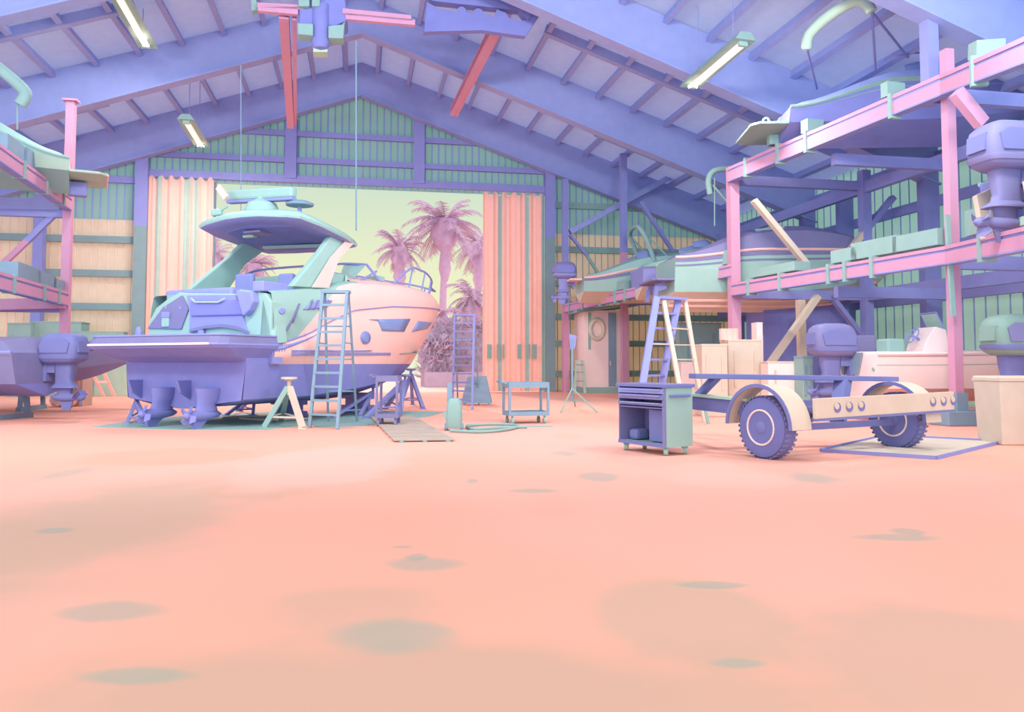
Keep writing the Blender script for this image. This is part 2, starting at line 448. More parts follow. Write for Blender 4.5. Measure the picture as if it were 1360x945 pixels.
east = ramp_([(0, (.42,.60,.84,1)), (.46, (.42,.60,.84,1)), (.56, (.43,.56,.80,1)), (.68, (.50,.50,.50,1)), (1, (.52,.51,.49,1))])
L.new(hz.outputs[0], east.inputs['Fac'])
dt = N.new('ShaderNodeVectorMath'); dt.operation = 'DOT_PRODUCT'; L.new(tc.outputs['Generated'], dt.inputs[0]); dt.inputs[1].default_value = UD
mr = N.new('ShaderNodeMapRange'); L.new(dt.outputs['Value'], mr.inputs[0]); mr.inputs[1].default_value = .45; mr.inputs[2].default_value = .85
mx = N.new('ShaderNodeMix'); mx.data_type = 'RGBA'; L.new(mr.outputs[0], mx.inputs[0])
sc_e = N.new('ShaderNodeVectorMath'); sc_e.operation = 'SCALE'; L.new(east.outputs[0], sc_e.inputs[0]); sc_e.inputs['Scale'].default_value = 3.0
L.new(sc_e.outputs[0], mx.inputs[6]); L.new(west.outputs[0], mx.inputs[7])
L.new(mx.outputs[2], bg.inputs['Color']); bg.inputs['Strength'].default_value = 1.0
sd = bpy.data.lights.new('sun', 'SUN'); sun = bpy.data.objects.new('sun', sd); COL.objects.link(sun)
sd.energy = 2.0; sd.color = (1, .8, .68); sd.angle = R(6)
sdir = (UD*1.0 - RD*.15 + Z*.55).normalized()          # from beyond the door
sun.rotation_euler = sdir.to_track_quat('Z', 'Y').to_euler()

# added unseen fill lamps without fixtures, aimed into the hangar
for r_ in (-10.0, -4.0, 2.0, 8.0):
    ld = bpy.data.lights.new('fill_lamp', 'AREA'); lo = bpy.data.objects.new('fill_lamp', ld); COL.objects.link(lo)
    ld.shape = 'RECTANGLE'; ld.size = 2.4; ld.size_y = .8; ld.energy = FILL_W; ld.color = (.93, .97, 1)
    lo.location = B(r_, 9.5, roofz(r_)-4.0); lo.rotation_euler = (R(74), 0, AL-R(3))
# ------------------------------------------------------------------ fluorescent fixtures under the roof
LAMP = mat('lit_tube', (255,214,200), k=1.0, emit=(255,214,200,1.0))
def fixture(p0, p1, label):
    p0, p1 = V(p0), V(p1); c = (p0+p1)/2; d = (p1-p0).normalized()
    t = thing('fluorescent_light', label, 'ceiling light', c+Z*.0, 0, 'fluorescent lights under the roof')
    ln = (p1-p0).length; s = d.cross(Z).normalized()
    mb = MB()
    h, w = .14, .30
    mb.prism([p0-d*.2-s*w, p0-d*.2+s*w, p0-d*.2+s*w*.5+Z*.2, p0-d*.2-s*w*.5+Z*.2], d*(ln+.4))
    mb.build('housing', TEAL, t)
    MB().beam(p0-Z*.05, p1-Z*.05, .17, .09).build('tube', LAMP, t)
    for q in (p0, p1): MB().beam(q-d*.09-Z*.05, q+d*.0-Z*.05, .24, .13).build('end_cap', TEALG, t)
    for q in (c-d*ln*.35, c+d*ln*.35):
        zc = roofz(rc(q)); MB().tube([q+Z*.2, V((q.x,q.y,zc))], .012, 6).build('hanger', PUR, t)
    ld = bpy.data.lights.new('lamp_glow', 'AREA'); lo = bpy.data.objects.new('lamp_glow', ld); COL.objects.link(lo)
    ld.shape = 'RECTANGLE'; ld.size = .3; ld.size_y = ln; ld.energy = LAMP_W; ld.color = (1, .92, .86)
    lo.location = c-Z*.14; lo.rotation_euler = (0, 0, math.atan2(d.y, d.x)-pi/2)
    return t
LAMP_W = 600
fixture(PU(153,-14,23.5), PU(195,60,26.5), 'fluorescent light nearest the top of the picture at left')
fixture(PU(248,161,30.5), PU(267,192,33.0), 'small fluorescent light low over the left of the open door')
fixture(PU(985,57,18.6), PU(919,113,21.2), 'slanting fluorescent light over the right hand boat rack')

# ------------------------------------------------------------------ travelling crane under the ridge
t = thing('overhead_crane', 'travelling overhead crane with pink rails and a dark hoist under the ridge', 'crane', PU(425,40,22.5))
def rail(a, b, w, name, dz=.0):
    mb = MB(); mb.ibeam(a, b, w, .3, .06); mb.build(name, PINK, t)
rail(PU(377,18,22.7), PU(386,166,33.8), .27, 'rail'); rail(PU(391,20,22.7), PU(392,162,33.6), .12, 'rail')
rail(PU(656,40,24.0), PU(602,149,31.8), .28, 'rail'); rail(PU(663,40,24.0), PU(606,151,31.8), .07, 'rail')
for (x0,y0,x1,y1,w) in ((342,8,403,11,.13),(343,11,396,16,.2),(455,16,546,25,.15),(458,20,549,28,.05),(459,23,551,31,.16)):
    MB().beam(PU(x0,y0,22.45), PU(x1,y1,22.45), .16, w).build('bridge_beam', PINK, t)
MB().prism([PU(*q,22.4) for q in ((396,-12),(458,-8),(462,26),(446,34),(398,32))], UD*1.0).build('hoist_body', PURD, t, bevel=.05)
for q in (((396,-10),(411,-10),(411,8),(396,8)),((414,-10),(425,-10),(425,8),(414,8)),((395,30),(416,31),(416,47),(395,45)),((436,34),(455,32),(458,27),(456,51),(436,50))):
    MB().prism([PU(*p,22.2) for p in q], UD*.5).build('hoist_motor', TEAL, t, bevel=.03)
mb = MB(); mb.lathe(PU(426,8,22.5), PU(426,62,22.5)-PU(426,8,22.5), [(0,0),(0,.25),(1.1,.25),(1.22,.18),(1.26,0)], 20); mb.build('hoist_drum', PURD, t, smooth=40)
MB().prism([PU(*p,22.5) for p in ((416,60),(435,60),(435,69),(416,69))], UD*.4).build('hook_block', GRN, t)
MB().prism([PU(*p,22.6) for p in ((333,-10),(339,-10),(342,13),(334,14))], UD*.25).build('end_stop', TEAL, t)
# castellated girder hung on the right of the ridge
g = thing('lifting_girder', 'dark castellated lifting girder with round notches right of the ridge', 'girder', PU(640,30,23.2))
def arc(cx, cy, rx, ry, a0, a1, n=8): return [(cx+rx*cos(R(a)), cy-ry*sin(R(a))) for a in [a0+(a1-a0)*i/n for i in range(n+1)]]
low = [(566,40),(570,-2),(575,8)]+[(580,10),(586,15)]+arc(612,16,6,8,180,0)[0:]+arc(634,18,7,8,170,10)+[(652,21),(660,14)]+[(676,25),(688,27)]+[(700,27),(722,2),(730,2),(700,46),(692,46),(640,40)]
low = [(563,42),(567,3),(575,7),(583,12)]+[(600,14)]+arc(613,16,6.5,7.5,170,0)+arc(635,18,7,7,175,5)+[(656,22),(660,12),(672,17),(676,24),(690,27),(701,27),(712,12),(722,12),(698,48),(640,40)]
MB().prism([PU(*p,23.2) for p in low], UD*.25).build('web', PURD, g)
MB().prism([PU(*p,23.15) for p in ((566,-6),(575,1),(620,6),(660,10),(690,13),(701,27),(712,13),(720,-6))], UD*.35).build('top_flange', PURD, g)
# thin lines hanging down to the boat's mast
for i, (x, y0, y1, yb) in enumerate(((473,205,306,306),(320,237,281,281))):
    dep = 22.0 if i == 0 else 21.0
    mb = MB(); mb.tube([P(x,y0-150,dep), P(x,yb,dep)], .022 if i == 0 else .012, 6)
    one(mb, 'hanging_cable', TEALB, ['long grey cable hanging down to the front edge of the hardtop','thin cable hanging down beside the radar of the big boat'][i], 'cable')
# ------------------------------------------------------------------ kit: outboard motors and hulls
def outboard(parent, x, y, z, s, cm, lm, side=None, top=None, tilt=0.0, rear=None):
    """motor hung on a transom; x axis points to the bow, the motor stands aft of x; s = height in metres; z = skeg tip"""
    M = Mx.Translation(V((x, y, z))) @ Mx.Rotation(tilt, 4, 'Y') @ Mx.Scale(s, 4)
    mb = MB()                                            # leg, anti-ventilation plate, gearcase, skeg
    def ring(zz, x0, x1, w, e=.5):
        cx, hx = (x0+x1)/2, (x1-x0)/2
        return [V((cx+hx*math.copysign(abs(cos(a))**e, cos(a)), w*math.copysign(abs(sin(a))**e, sin(a)), zz)) for a in [2*pi*i/20 for i in range(20)]]
    mb.loft([ring(.63,-.31,-.06,.085), ring(.5,-.30,-.07,.07), ring(.40,-.28,-.07,.06), ring(.34,-.30,-.06,.055), ring(.30,-.36,-.03,.10), ring(.285,-.37,-.03,.10)])
    mb.loft([ring(.285,-.30,-.07,.045,.9), ring(.18,-.28,-.09,.04,.9)])
    mb.loft([[V((xx, .052*r*cos(a), .165+.052*r*sin(a))) for a in [2*pi*i/14 for i in range(14)]] for xx, r in ((-.36,.55),(-.30,.95),(-.18,1.05),(-.06,.8),(.0,.25),(.012,.02))])
    mb.prism([V((-.31,-.008,.13)),V((-.13,-.008,.13)),V((-.16,-.008,0)),V((-.27,-.008,0))], (0,.016,0))
    mb.box((.0,0,.56),(.16,.13,.16)).box((.05,0,.47),(.05,.15,.2))
    mo = mb.xf(M).build('outboard_motor', lm, parent, local=True, smooth=40)
    def cr(zz, x0, x1, w): return ring(zz, x0, x1, w, .38)
    mb = MB()
    mb.loft([cr(.60,-.33,.06,.13), cr(.64,-.40,.10,.165), cr(.70,-.42,.12,.175), cr(.84,-.43,.11,.18), cr(.93,-.40,.07,.17), cr(.975,-.35,.02,.14), cr(.985,-.30,-.04,.10)])
    mb.xf(M).build('cowling', cm, mo, local=True, smooth=50)
    mb = MB(); mb.loft([cr(.655,-.412,.112,.176), cr(.685,-.428,.125,.183), cr(.70,-.43,.125,.183), cr(.705,-.42,.118,.176)], True, False)
    mb.xf(M).build('cowling_band', lm, mo, local=True, smooth=40)
    if side:
        for sy in (-1, 1):
            pts = [(-.33,.73),(.04,.73),(.06,.83),(.0,.90),(-.28,.91),(-.36,.86)]
            mb = MB(); mb.prism([V((a, sy*.17, b)) for a, b in pts], (0, sy*.018, 0))
            mb.xf(M).build('side_panel', side, mo, local=True, bevel=.004)
        mb = MB(); mb.prism([V((-.445,-.10,.74)),V((-.445,.10,.74)),V((-.43,.11,.88)),V((-.43,-.11,.88))], (.03,0,0))
        mb.xf(M).build('rear_panel', rear or side, mo, local=True)
    if top:
        mb = MB(); mb.loft([cr(.955,-.372,.042,.152), cr(.988,-.31,-.02,.112), cr(.995,-.27,-.08,.08)])
        mb.xf(M).build('cowl_cap', top, mo, local=True, smooth=50)
    mb = MB()
    mb.lathe((-.36,0,.165), (-1,0,0), [(0,.045),(.08,.04),(.11,.015),(.115,0)], 12)
    for k in range(3):
        a = 2*pi*k/3+.4; d = V((0, cos(a), sin(a))); n = V((0,-sin(a),cos(a)))
        c0 = V((-.40,0,.165))
        pts = [c0+d*.03-n*.02+V((.03,0,0)), c0+d*.09-n*.055+V((.04,0,0)), c0+d*.125-n*.01, c0+d*.11+n*.05-V((.03,0,0)), c0+d*.03+n*.02-V((.03,0,0))]
        mb.prism(pts, (.008,0,0))
    mb.xf(M).build('propeller', lm, mo, local=True)
    return mo
def hullforms(L, W, D, full=.55, rake=.55, bowrise=.18, flare=.12, n=26, deadrise=.30, aft=1.0):
    """rings keel->sheer on one side; returns function (t, v) -> local point of the starboard side, v: 0 keel,1 chine,2 mid,3 sheer"""
    def pt(t, v, sg):
        sh = 1.0 if t < full else max(0.0, 1-((t-full)/(1-full))**2.3)
        b = W/2*(.93+.07*min(1, t/.3))*sh
        kz = 0 if t < .62 else D*.72*((t-.62)/.38)**2.4
        cz = D*deadrise + D*.42*max(0, (t-.35)/.65)**2
        cz = max(cz, kz); q_ = min(1, t/.38); sz = D*(1+bowrise*t*t)*lerp(aft, 1, q_*q_*(3-2*q_))
        bc = b*(.86-flare*2*max(0,t-.5)); bm = b*(.95-flare*max(0,t-.5))
        y, z = [(0,kz),(bc,cz),(bm,lerp(cz,sz,.55)),(b,sz)][v]
        x = t*L + rake*(z/D)*max(0,(t-.5)/.5)**2 - rake*max(0,(t-.5)/.5)**2
        return V((x, sg*y, z))
    return pt
def boat(name, label, loc, rz, L, W, D, bottom, side, deck, stripe=None, group=None, tiltx=0.0, rub=None, stripes=((.70,.85),), strakes=None, full=.55, coam=.14, aft=1.0, dome=0.0, bowrise=.18):
    t = thing(name, label, 'boat', loc, rz, group)
    pt = hullforms(L, W, D, full, aft=aft, bowrise=bowrise); n = 26
    T = [i/n for i in range(n+1)]
    def sub(v0, v1, f0, f1, t0=0.0, t1=1.0, off=0.0):
        mb = MB()
        for sg in (-1, 1):
            rings = []
            for q in T:
                if q < t0-1e-6 or q > t1+1e-6: continue
                a, b = pt(q, v0, sg), pt(q, v1, sg); o = V((0, sg*off, 0))
                rings.append([a.lerp(b, f0)+o, a.lerp(b, f1)+o])
            mb.loft(rings, False, False)
        return mb
    mb = sub(0, 1, 0, 1); p = [pt(0,v,s) for v, s in ((0,1),(1,1),(1,-1))]; mb.add(p, [(0,1,2)])
    mb.build('hull_bottom', bottom, t, local=True, smooth=30)
    mb = sub(1, 2, 0, 1); m2 = sub(2, 3, 0, 1); o = len(mb.v); mb.v += m2.v; mb.f += [[o+i for i in f] for f in m2.f]; mb.mi += m2.mi
    mb.add([pt(0,1,-1),pt(0,1,1),pt(0,2,1),pt(0,3,1),pt(0,3,-1),pt(0,2,-1)], [(0,1,2,3,4,5)])
    mb.build('topsides', side, t, local=True, smooth=30)
    if stripe:
        for (a, b) in stripes:
            q = sub(2, 3, a, b, 0, 1, .012); q.build('hull_stripe', stripe, t, local=True, smooth=30)
    if strakes:
        for f in (.35, .62):
            mb = MB()
            for sg in (-1, 1):
                mb.tube([pt(q,0,sg).lerp(pt(q,1,sg), f)-V((0,0,.02)) for q in T if q < .93], .05, 6)
            mb.build('hull_strake', strakes, t, local=True)
    # rub rail and crowned deck
    for sg in (-1, 1):
        MB().tube([pt(q,3,sg)+V((0,0,.0)) for q in T], .045, 6).build('rub_rail', rub or deck, t, local=True)
    rings = []
    for q in T:
        a, b = pt(q,3,1), pt(q,3,-1); w = a.y; c = coam if .0 < q < .98 else .0
        h = c*(1 if q < .5 else 1.0+.3*sin((q-.5)/.5*pi)) + dome*max(0, sin(min(1,max(0,(q-.05)/.9))*pi))**1.3
        rings.append([a, V((a.x, w*.90, a.z+h*.9)), V((a.x, w*.45, a.z+h*1.25)), V((a.x, 0, a.z+h*1.35)), V((a.x,-w*.45,a.z+h*1.25)), V((a.x,-w*.90,a.z+h*.9)), b])
    MB().loft(rings, False, False).build('deck', deck, t, local=True, smooth=40)
    return t, pt
def windshield(t, pt, D, x0, x1, w, h, glass, frame, z=None):
    zb = z if z is not None else D*1.12
    pts = [V((x0,-w,zb)), V((x1-.5,-w*.9,zb)), V((x1,0,zb)), V((x1-.5,w*.9,zb)), V((x0,w,zb))]
    tops = [p+V((-.35 if i else -.1, 0, h*(.75 if i in (0,4) else 1))) for i, p in enumerate(pts)]
    tops[0] = pts[0]+V((-.05,0,h*.55)); tops[4] = pts[4]+V((-.05,0,h*.55))
    MB().loft([pts, tops], False, False).build('windshield', glass, t, local=True, solid=.012)
    MB().tube(tops, .028, 6).build('windshield_frame', frame, t, local=True)
def tower(t, x, W, zb, h, m, lean=.7, r=.075, lx=-.9):
    w = W/2*.92
    pts = spline([V((x+lean*.9,-w,zb)), V((x+lean*.35,-w*.97,zb+h*.55)), V((x-.1,-w*.82,zb+h*.93)), V((x-.15,0,zb+h*1.03)), V((x-.1,w*.82,zb+h*.93)), V((x+lean*.35,w*.97,zb+h*.55)), V((x+lean*.9,w,zb))], 6)
    MB().tube(pts, r, 8).build('tower', m, t, local=True, smooth=50)
    for sg in (-1, 1):
        MB().tube([V((x-.05,sg*w*.85,zb+h*.9)), V((x+lx,sg*w*.97,zb))], r*.35, 6).build('tower_strut', m, t, local=True)
def platform(t, W, z, m, d=.7):
    MB().prism([V((-.0,-W*.42,z)),V((-d*.8,-W*.42,z)),V((-d,-W*.34,z)),V((-d,W*.34,z)),V((-d*.8,W*.42,z)),V((0,W*.42,z))], (0,0,.07)).build('swim_platform', m, t, local=True, bevel=.015)
def rz_of(d): return math.atan2(d.y, d.x)
# ------------------------------------------------------------------ right hand boat rack
def postp(t, px, py, u, ztop, w, m, name='post', zb=0.0, d=None):
    a = PU(px, py, u); r = rc(a)
    MB().beam(B(r,u,zb), B(r,u,ztop), w, d or w, UD).build(name, m, t); return r
def cbeam(t, a, b, h, w=.22, name='beam'):
    a, b = V(a), V(b); mb = MB(); up = Z
    mb.m(0).beam(a-Z*h*.18, b-Z*h*.18, w, h*.64)
    mb.m(1).beam(a+Z*h*.21, b+Z*h*.21, w*.8, h*.16)  # purple strip painted as the shadow of the top flange
    mb.m(0).beam(a+Z*h*.39, b+Z*h*.39, w*1.05, h*.2)
    mb.m(1).beam(a-Z*h*.52, b-Z*h*.52, w*1.05, h*.08)
    return mb.build(name, [PINK, PUR], t)
def clampat(t, a, b, f, h, m=TEAL, bunk=True, bh=.28, bl=.5):
    p = lerp(V(a), V(b), f); d = (V(b)-V(a)).normalized()
    mb = MB(); mb.beam(p-Z*(h*.62)-d*.0, p+Z*(h*.55), .30, .10, d); 
    mb.build('bunk_clamp', m, t)
def on_px(a, b, px, ua, ub):
    """fraction along a-b that shows at column px"""
    A, Bp = V(a)-EYE, V(b)-EYE
    xa, xb = A.x, Bp.x; k = (px-680)/F
    g = lambda v: v.x - k*(v.y*cos(TH)+v.z*sin(TH))
    return g(A)/(g(A)-g(Bp))
rk = thing('boat_rack', 'tall pink steel boat rack along the right side with boats on its beams', 'rack', B(11, 24))
uA, uB, uC, uD = 14.8, 23.2, 33.0, 34.8
rA = postp(rk, 1264, 300, uA, PU(1252,66,uA).z, .20, PINK)
rB = postp(rk, 975, 380, uB, PU(968,222,uB).z, .30, PINK)
rC = postp(rk, 829, 420, uC, PU(829,335,uC).z, .27, PINK)
rD = postp(rk, 751, 460, uD, PU(751,405,uD).z, .26, PINK)
# the dark steel that carries on above the pink posts
bar('column', B(rC,uC,PU(829,335,uC).z+.01), B(rC,uC,roofz(rC)-.35), .27, .27, PUR, 'purple column above the second pink rack post', UD)
bar('column', B(rD,uD,PU(751,405,uD).z+.01), B(rD,uD,roofz(rD)-1.9), .26, .26, PUR, 'purple column above the far pink rack post', UD)
zA = PU(1262,100,uA).z
bar('column', B(rA-.02,uA+.5,zA-.5), B(rA-.02,uA+.5,roofz(rA)-1.5), .27, .27, PUR, 'purple column above the nearest pink rack post', UD)
# beams
MB().beam(B(10.55,10.4,0), B(10.55,10.4,7.2), .20, .20, UD).build('post', PINK, rk)
b1a, b1b = PU(970,232,uB-.1), PU(1255,112,uA-.2)
uE = 10.6
b1c = PU(1385,58,uE)
b2a, b2b = PU(752,409,uD-.1), PU(975,358,uB-.1)
b3a, b3b = PU(975,384,uB-.2), PU(1262,338,uA-.2); b3c = PU(1395,310,uE)
for a, b, h in ((b1a,b1b,.44),(b1b,b1c,.42),(b2a,b2b,.36),(b3a,b3b,.37),(b3b,b3c,.38)): cbeam(rk, a, b, h)
for px in (994,1037,1075,1188): clampat(rk, b1a, b1b, on_px(b1a,b1b,px,0,0), .5)
clampat(rk, b1b, b1c, on_px(b1b,b1c,1300,0,0), .5)
for px in (759,777,800,820,833,884): clampat(rk, b2a, b2b, on_px(b2a,b2b,px,0,0), .42)
for px in (998,1040,1105,1127,1163): clampat(rk, b3a, b3b, on_px(b3a,b3b,px,0,0), .44)
clampat(rk, b3b, b3c, on_px(b3b,b3c,1310,0,0), .46)
# bunk blocks standing on the beams
def bunk(px, a, b, wpx, zoff, h, m=TEAL, name='bunk_block'):
    f0, f1 = on_px(a,b,px-wpx/2,0,0), on_px(a,b,px+wpx/2,0,0)
    p0, p1 = lerp(V(a),V(b),f0)+RD*.25+Z*zoff, lerp(V(a),V(b),f1)+RD*.25+Z*zoff
    mb = MB(); mb.beam(p0+Z*h/2, p1+Z*h/2, .5, h); mb.build(name, m, rk)
for px, a, b, w_, zo, h in ((782,b2a,b2b,34,.24,.35),(815,b2a,b2b,26,.24,.35),(862,b2a,b2b,30,.24,.42),(905,b2a,b2b,40,.24,.35),(945,b2a,b2b,40,.24,.45),
                            (1025,b3a,b3b,60,.26,.25),(1120,b3a,b3b,34,.26,.32),(1160,b3a,b3b,60,.26,.40),(1215,b3a,b3b,60,.26,.36),
                            (1068,b1a,b1b,9,.3,.35),(1174,b1a,b1b,9,.3,.35),(1296,b1b,b1c,12,.3,.3),(1300,b3b,b3c,28,.3,.5)):
    bunk(px, a, b, w_, zo, h)
# cross arms running back, rear posts, braces
rR2 = 16.2
for u, zz in ((uB,b1a.z),(uB,b3a.z),(uA,b1b.z),(uA,b3b.z),(uC,4.1),((uA+uB)/2,b3a.z-.3),((uA+uB)/2,b1a.z-.35)):
    r0 = rB if u > 20 else rA
    MB().beam(B(r0+.1,u+.2,zz-.1), B(rR2,u+.2,zz-.1), .2, .3).build('cross_arm', PUR, rk)
for u in (uA+.2, uB, uC-.5): postp(rk, 0, 0, u, 7.4, .3, PUR, 'rear_post') if False else MB().beam(B(rR2,u,0), B(rR2,u,7.6), .3, .3, UD).build('rear_post', PUR, rk)
for zz in (b3a.z-.1, b1a.z-.2): MB().beam(B(rR2,10.8,zz), B(rR2,34,zz), .2, .36).build('rear_beam', PUR, rk)
def brace(x0, y0, u0, x1, y1, u1, w, m):  # beige colour stands in for sunlight on some of the braces
    MB().beam(PU(x0,y0,u0), PU(x1,y1,u1), w, w*.7).build('brace', m, rk)
brace(1001,266,uB-1.3,1072,352,uB-1.3,.22,BEI)
brace(1186,262,uB,1146,310,uB,.24,PUR); brace(1146,310,uB,1126,336,uB,.24,BEI)
bar('wind_brace', PU(757,308,uD), PU(1005,172,uD-.4), .34, .24, PURR, 'long diagonal purple brace under the roof on the right')
brace(757,312,uD,780,340,uD,.17,PUR); brace(780,340,uD,800,372,uD,.17,TEAL)
brace(850,268,uC,894,334,uC,.2,PUR)
MB().beam(PU(1066,505,uB-.4), PU(1063,398,uB-.4), .22, .22, UD).build('prop', BEI, rk)
brace(1086,393,uB-.8,1002,512,uB-.8,.24,BEI)
brace(1103,392,uB+.2,1165,472,uB+.2,.2,PUR)
MB().beam(PU(1270,122,uA-1.3), PU(1304,164,uA-1.3), .2, .25).build('brace', PINK, rk)
# teal steel angle clipped to the nearest post, and the foot of the post
MB().beam(PU(1258,285,uA-.24), PU(1266,420,uA-.24), .10, .06, UD).build('post_angle', TEAL, rk)
p = PU(1272,521,uA); MB().beam(V((p.x,p.y,0)), V((p.x,p.y,p.z)), .27, .27, UD).build('post_foot', TEALB, rk)
MB().beam(B(rA-.45,uA,.15), B(rA+1.1,uA,.15), .6, .30).build('base_block', TEALB, rk, bevel=.02)
# ------------------------------------------------------------------ left hand rack
lk = thing('boat_rack', 'pink steel boat rack at the left edge, seen end on', 'rack', B(-10.5, 24))
uL = 26.5
a = PU(90,300,uL); rl = rc(a)
MB().beam(B(rl,uL,0), B(rl,uL,PU(95,136,uL).z), .24, .24, UD).build('post', PINK, lk)
MB().box(B(rl,uL,PU(95,134,uL).z), (.42,.36,.06), Mx.Rotation(AL,3,'Z')).build('post_cap', PINK, lk)
c1a, c1b = PU(91,270,uL-.15), PU(-60,164,uL-8)
c2a, c2b = PU(86,396,uL-.15), PU(-60,357,uL-8)
cbeam(lk, c1b, c1a, .40); cbeam(lk, c2b, c2a, .40)
for px in (26,57,79): clampat(lk, c1b, c1a, on_px(c1b,c1a,px,0,0), .4)
for px in (12,53,73): clampat(lk, c2b, c2a, on_px(c2b,c2a,px,0,0), .4)
def bunkl(px, a, b, wpx, zoff, h):
    f0, f1 = on_px(a,b,px-wpx/2,0,0), on_px(a,b,px+wpx/2,0,0)
    p0, p1 = lerp(V(a),V(b),f0)-RD*.25+Z*zoff, lerp(V(a),V(b),f1)-RD*.25+Z*zoff
    MB().beam(p0+Z*h/2, p1+Z*h/2, .5, h).build('bunk_block', TEALB, lk)
for px, w_, h in ((38,30,.4),(62,24,.35),(78,14,.3)): bunkl(px, c2b, c2a, w_, .22, h)
for px, w_, h in ((20,22,.45),(52,34,.5)): bunkl(px, c1b, c1a, w_, .22, h)
MB().beam(PU(-30,405,uL-.4), PU(86,402,uL-.4), .25, .32).build('cross_arm', PINK, lk)
MB().beam(PU(-30,270,uL), PU(82,272,uL), .25, .35).build('cross_arm', PUR, lk)
MB().beam(PU(72,285,uL), PU(36,320,uL), .16, .16).build('brace', PUR, lk)
MB().beam(PU(36,320,uL), PU(-8,362,uL), .16, .16).build('brace', PINK, lk)
MB().beam(B(-16,uL,0), B(-16,uL,8.0), .3, .3, UD).build('rear_post', PUR, lk)
for u in (uL, uL-8.2):
    for zz in (c1a.z, c2a.z): 
        MB().beam(B(rl-.1 if u == uL else -10.4,u,zz-.3), B(-16,u,zz-.3), .2, .25).build('cross_arm', PUR, lk)
MB().beam(B(-16,uL-8.2,0), B(-16,uL-8.2,8.0), .3, .3, UD).build('rear_post', PUR, lk)
MB().beam(B(-10.6,uL-8.2,0), B(-10.6,uL-8.2,7.6), .24, .24, UD).build('post', PINK, lk)

# ------------------------------------------------------------------ boats on the racks
HA = rz_of(RD)
# upper right bay
loc = PU(1034,198,20.7)
t, pt = boat('wake_boat', 'dark hulled wake boat with a tower on the top beam of the right rack', loc, HA-.24, 8.2, 2.6, 1.55, PURD, PURD, PURR, TEAL, 'boats on the racks', stripes=((.80,.97),(.52,.58)), rub=TEAL, aft=.55, dome=.15, bowrise=.05)
platform(t, 2.6, .42, TEAL, 1.0); windshield(t, pt, 1.6, 3.2, 4.8, 1.0, .45, GLS, PUR, 1.75)
q = [PU(1071,66,17.6), PU(1075,46,17.5), PU(1100,22,17.1), PU(1132,3,16.6), PU(1150,5,16.3), PU(1158,16,16.2)]
MB().tube(spline(q,5), [.09]+[.13]*24+[.11], 10).build('tower', GRN, t, smooth=50)
MB().tube([PU(1158,16,16.2), PU(1163,92,18.6)], .03, 6).build('tower_leg', PURD, t)
MB().tube([PU(1158,16,16.2), PU(1206,76,18.4)], .035, 6).build('tower_leg', PURD, t)
MB().tube([PU(1072,66,17.6), PU(1085,118,20.2)], .03, 6).build('tower_leg', PURD, t)
MB().tube([PU(1166,88,18.6), PU(1178,76,18.6), PU(1206,71,18.4), PU(1250,68,18.2)], .03, 6).build('deck_rail', PURD, t)
# lower right bay
loc = PU(884,392,25.0); loc.z = 3.0
t, pt = boat('bowrider_boat', 'long striped bowrider with a beige bottom on the middle beam of the right rack', loc, HA-.10, 8.0, 2.5, 1.95, BEI, TEALG, LAV2, LAV2, 'boats on the racks', stripes=((.42,.52),(.70,.95)), strakes=PEAL, rub=PEA, aft=.86, dome=.55, bowrise=.05)
platform(t, 2.5, .95, LAV2, .7); windshield(t, pt, 1.95, 2.8, 4.6, .9, .25, GLS, GRN, 2.5)
for y in (-.5, .5):
    mb = MB(); mb.beam(V((-.15,y,.85)), V((-.45,y,.75)), .12, .25); mb.beam(V((-.45,y,.8)), V((-.5,y,.35)), .12, .2); mb.build('stern_drive', PUR, t, local=True)
MB().tube(spline([PU(943,258,24.6), PU(941,238,24.6), PU(950,226,24.6), PU(975,224,24.8)], 5), .10, 8).build('tower', TEAL, t, smooth=50)
MB().tube([PU(947,246,24.6), PU(980,285,24.6)], .04, 6).build('tower_leg', TEAL, t)
MB().tube([PU(949,236,24.6), PU(949,300,24.6)], .02, 6).build('tower_leg', TEAL, t)
# left bay, far end
loc = PU(770,408,31.4); loc.z = 3.75
t, pt = boat('runabout_boat', 'teal runabout with a small outboard on the far bay of the right rack', loc, HA-.10, 7.2, 2.3, 1.35, BEI, TEALG, TEALG, LAV2, 'boats on the racks', stripes=((.45,.8),), rub=PEA, aft=.7, dome=.35)
windshield(t, pt, 1.35, 2.2, 3.6, .9, .35, GLS, PUR, 1.75); tower(t, 2.4, 2.3, 1.6, 1.5, TEAL, .5, .10, 1.2)
MB().prism([V((-.55,-.9,.86)),V((-.05,-.9,.86)),V((-.05,.9,.86)),V((-.55,.9,.86))], (0,0,.06)).build('swim_platform', PEAL, t, local=True)
outboard(t, -.35, 0, -.05, 1.75, LAV2, PUR, PURD, None)
# second boat in the far bay, dark hull
loc = PU(846,392,28.4); loc.z = 3.65
t, pt = boat('runabout_boat', 'dark purple runabout beside the bowrider, behind the second pink post', loc, HA-.12, 6.6, 2.3, 1.45, BEI, PUR, TEALG, LAV2, 'boats on the racks', stripes=((.75,.95),), rub=TEAL, aft=.8, dome=.3)
windshield(t, pt, 1.45, 1.9, 3.2, .9, .3, GLS, PUR, 1.9)
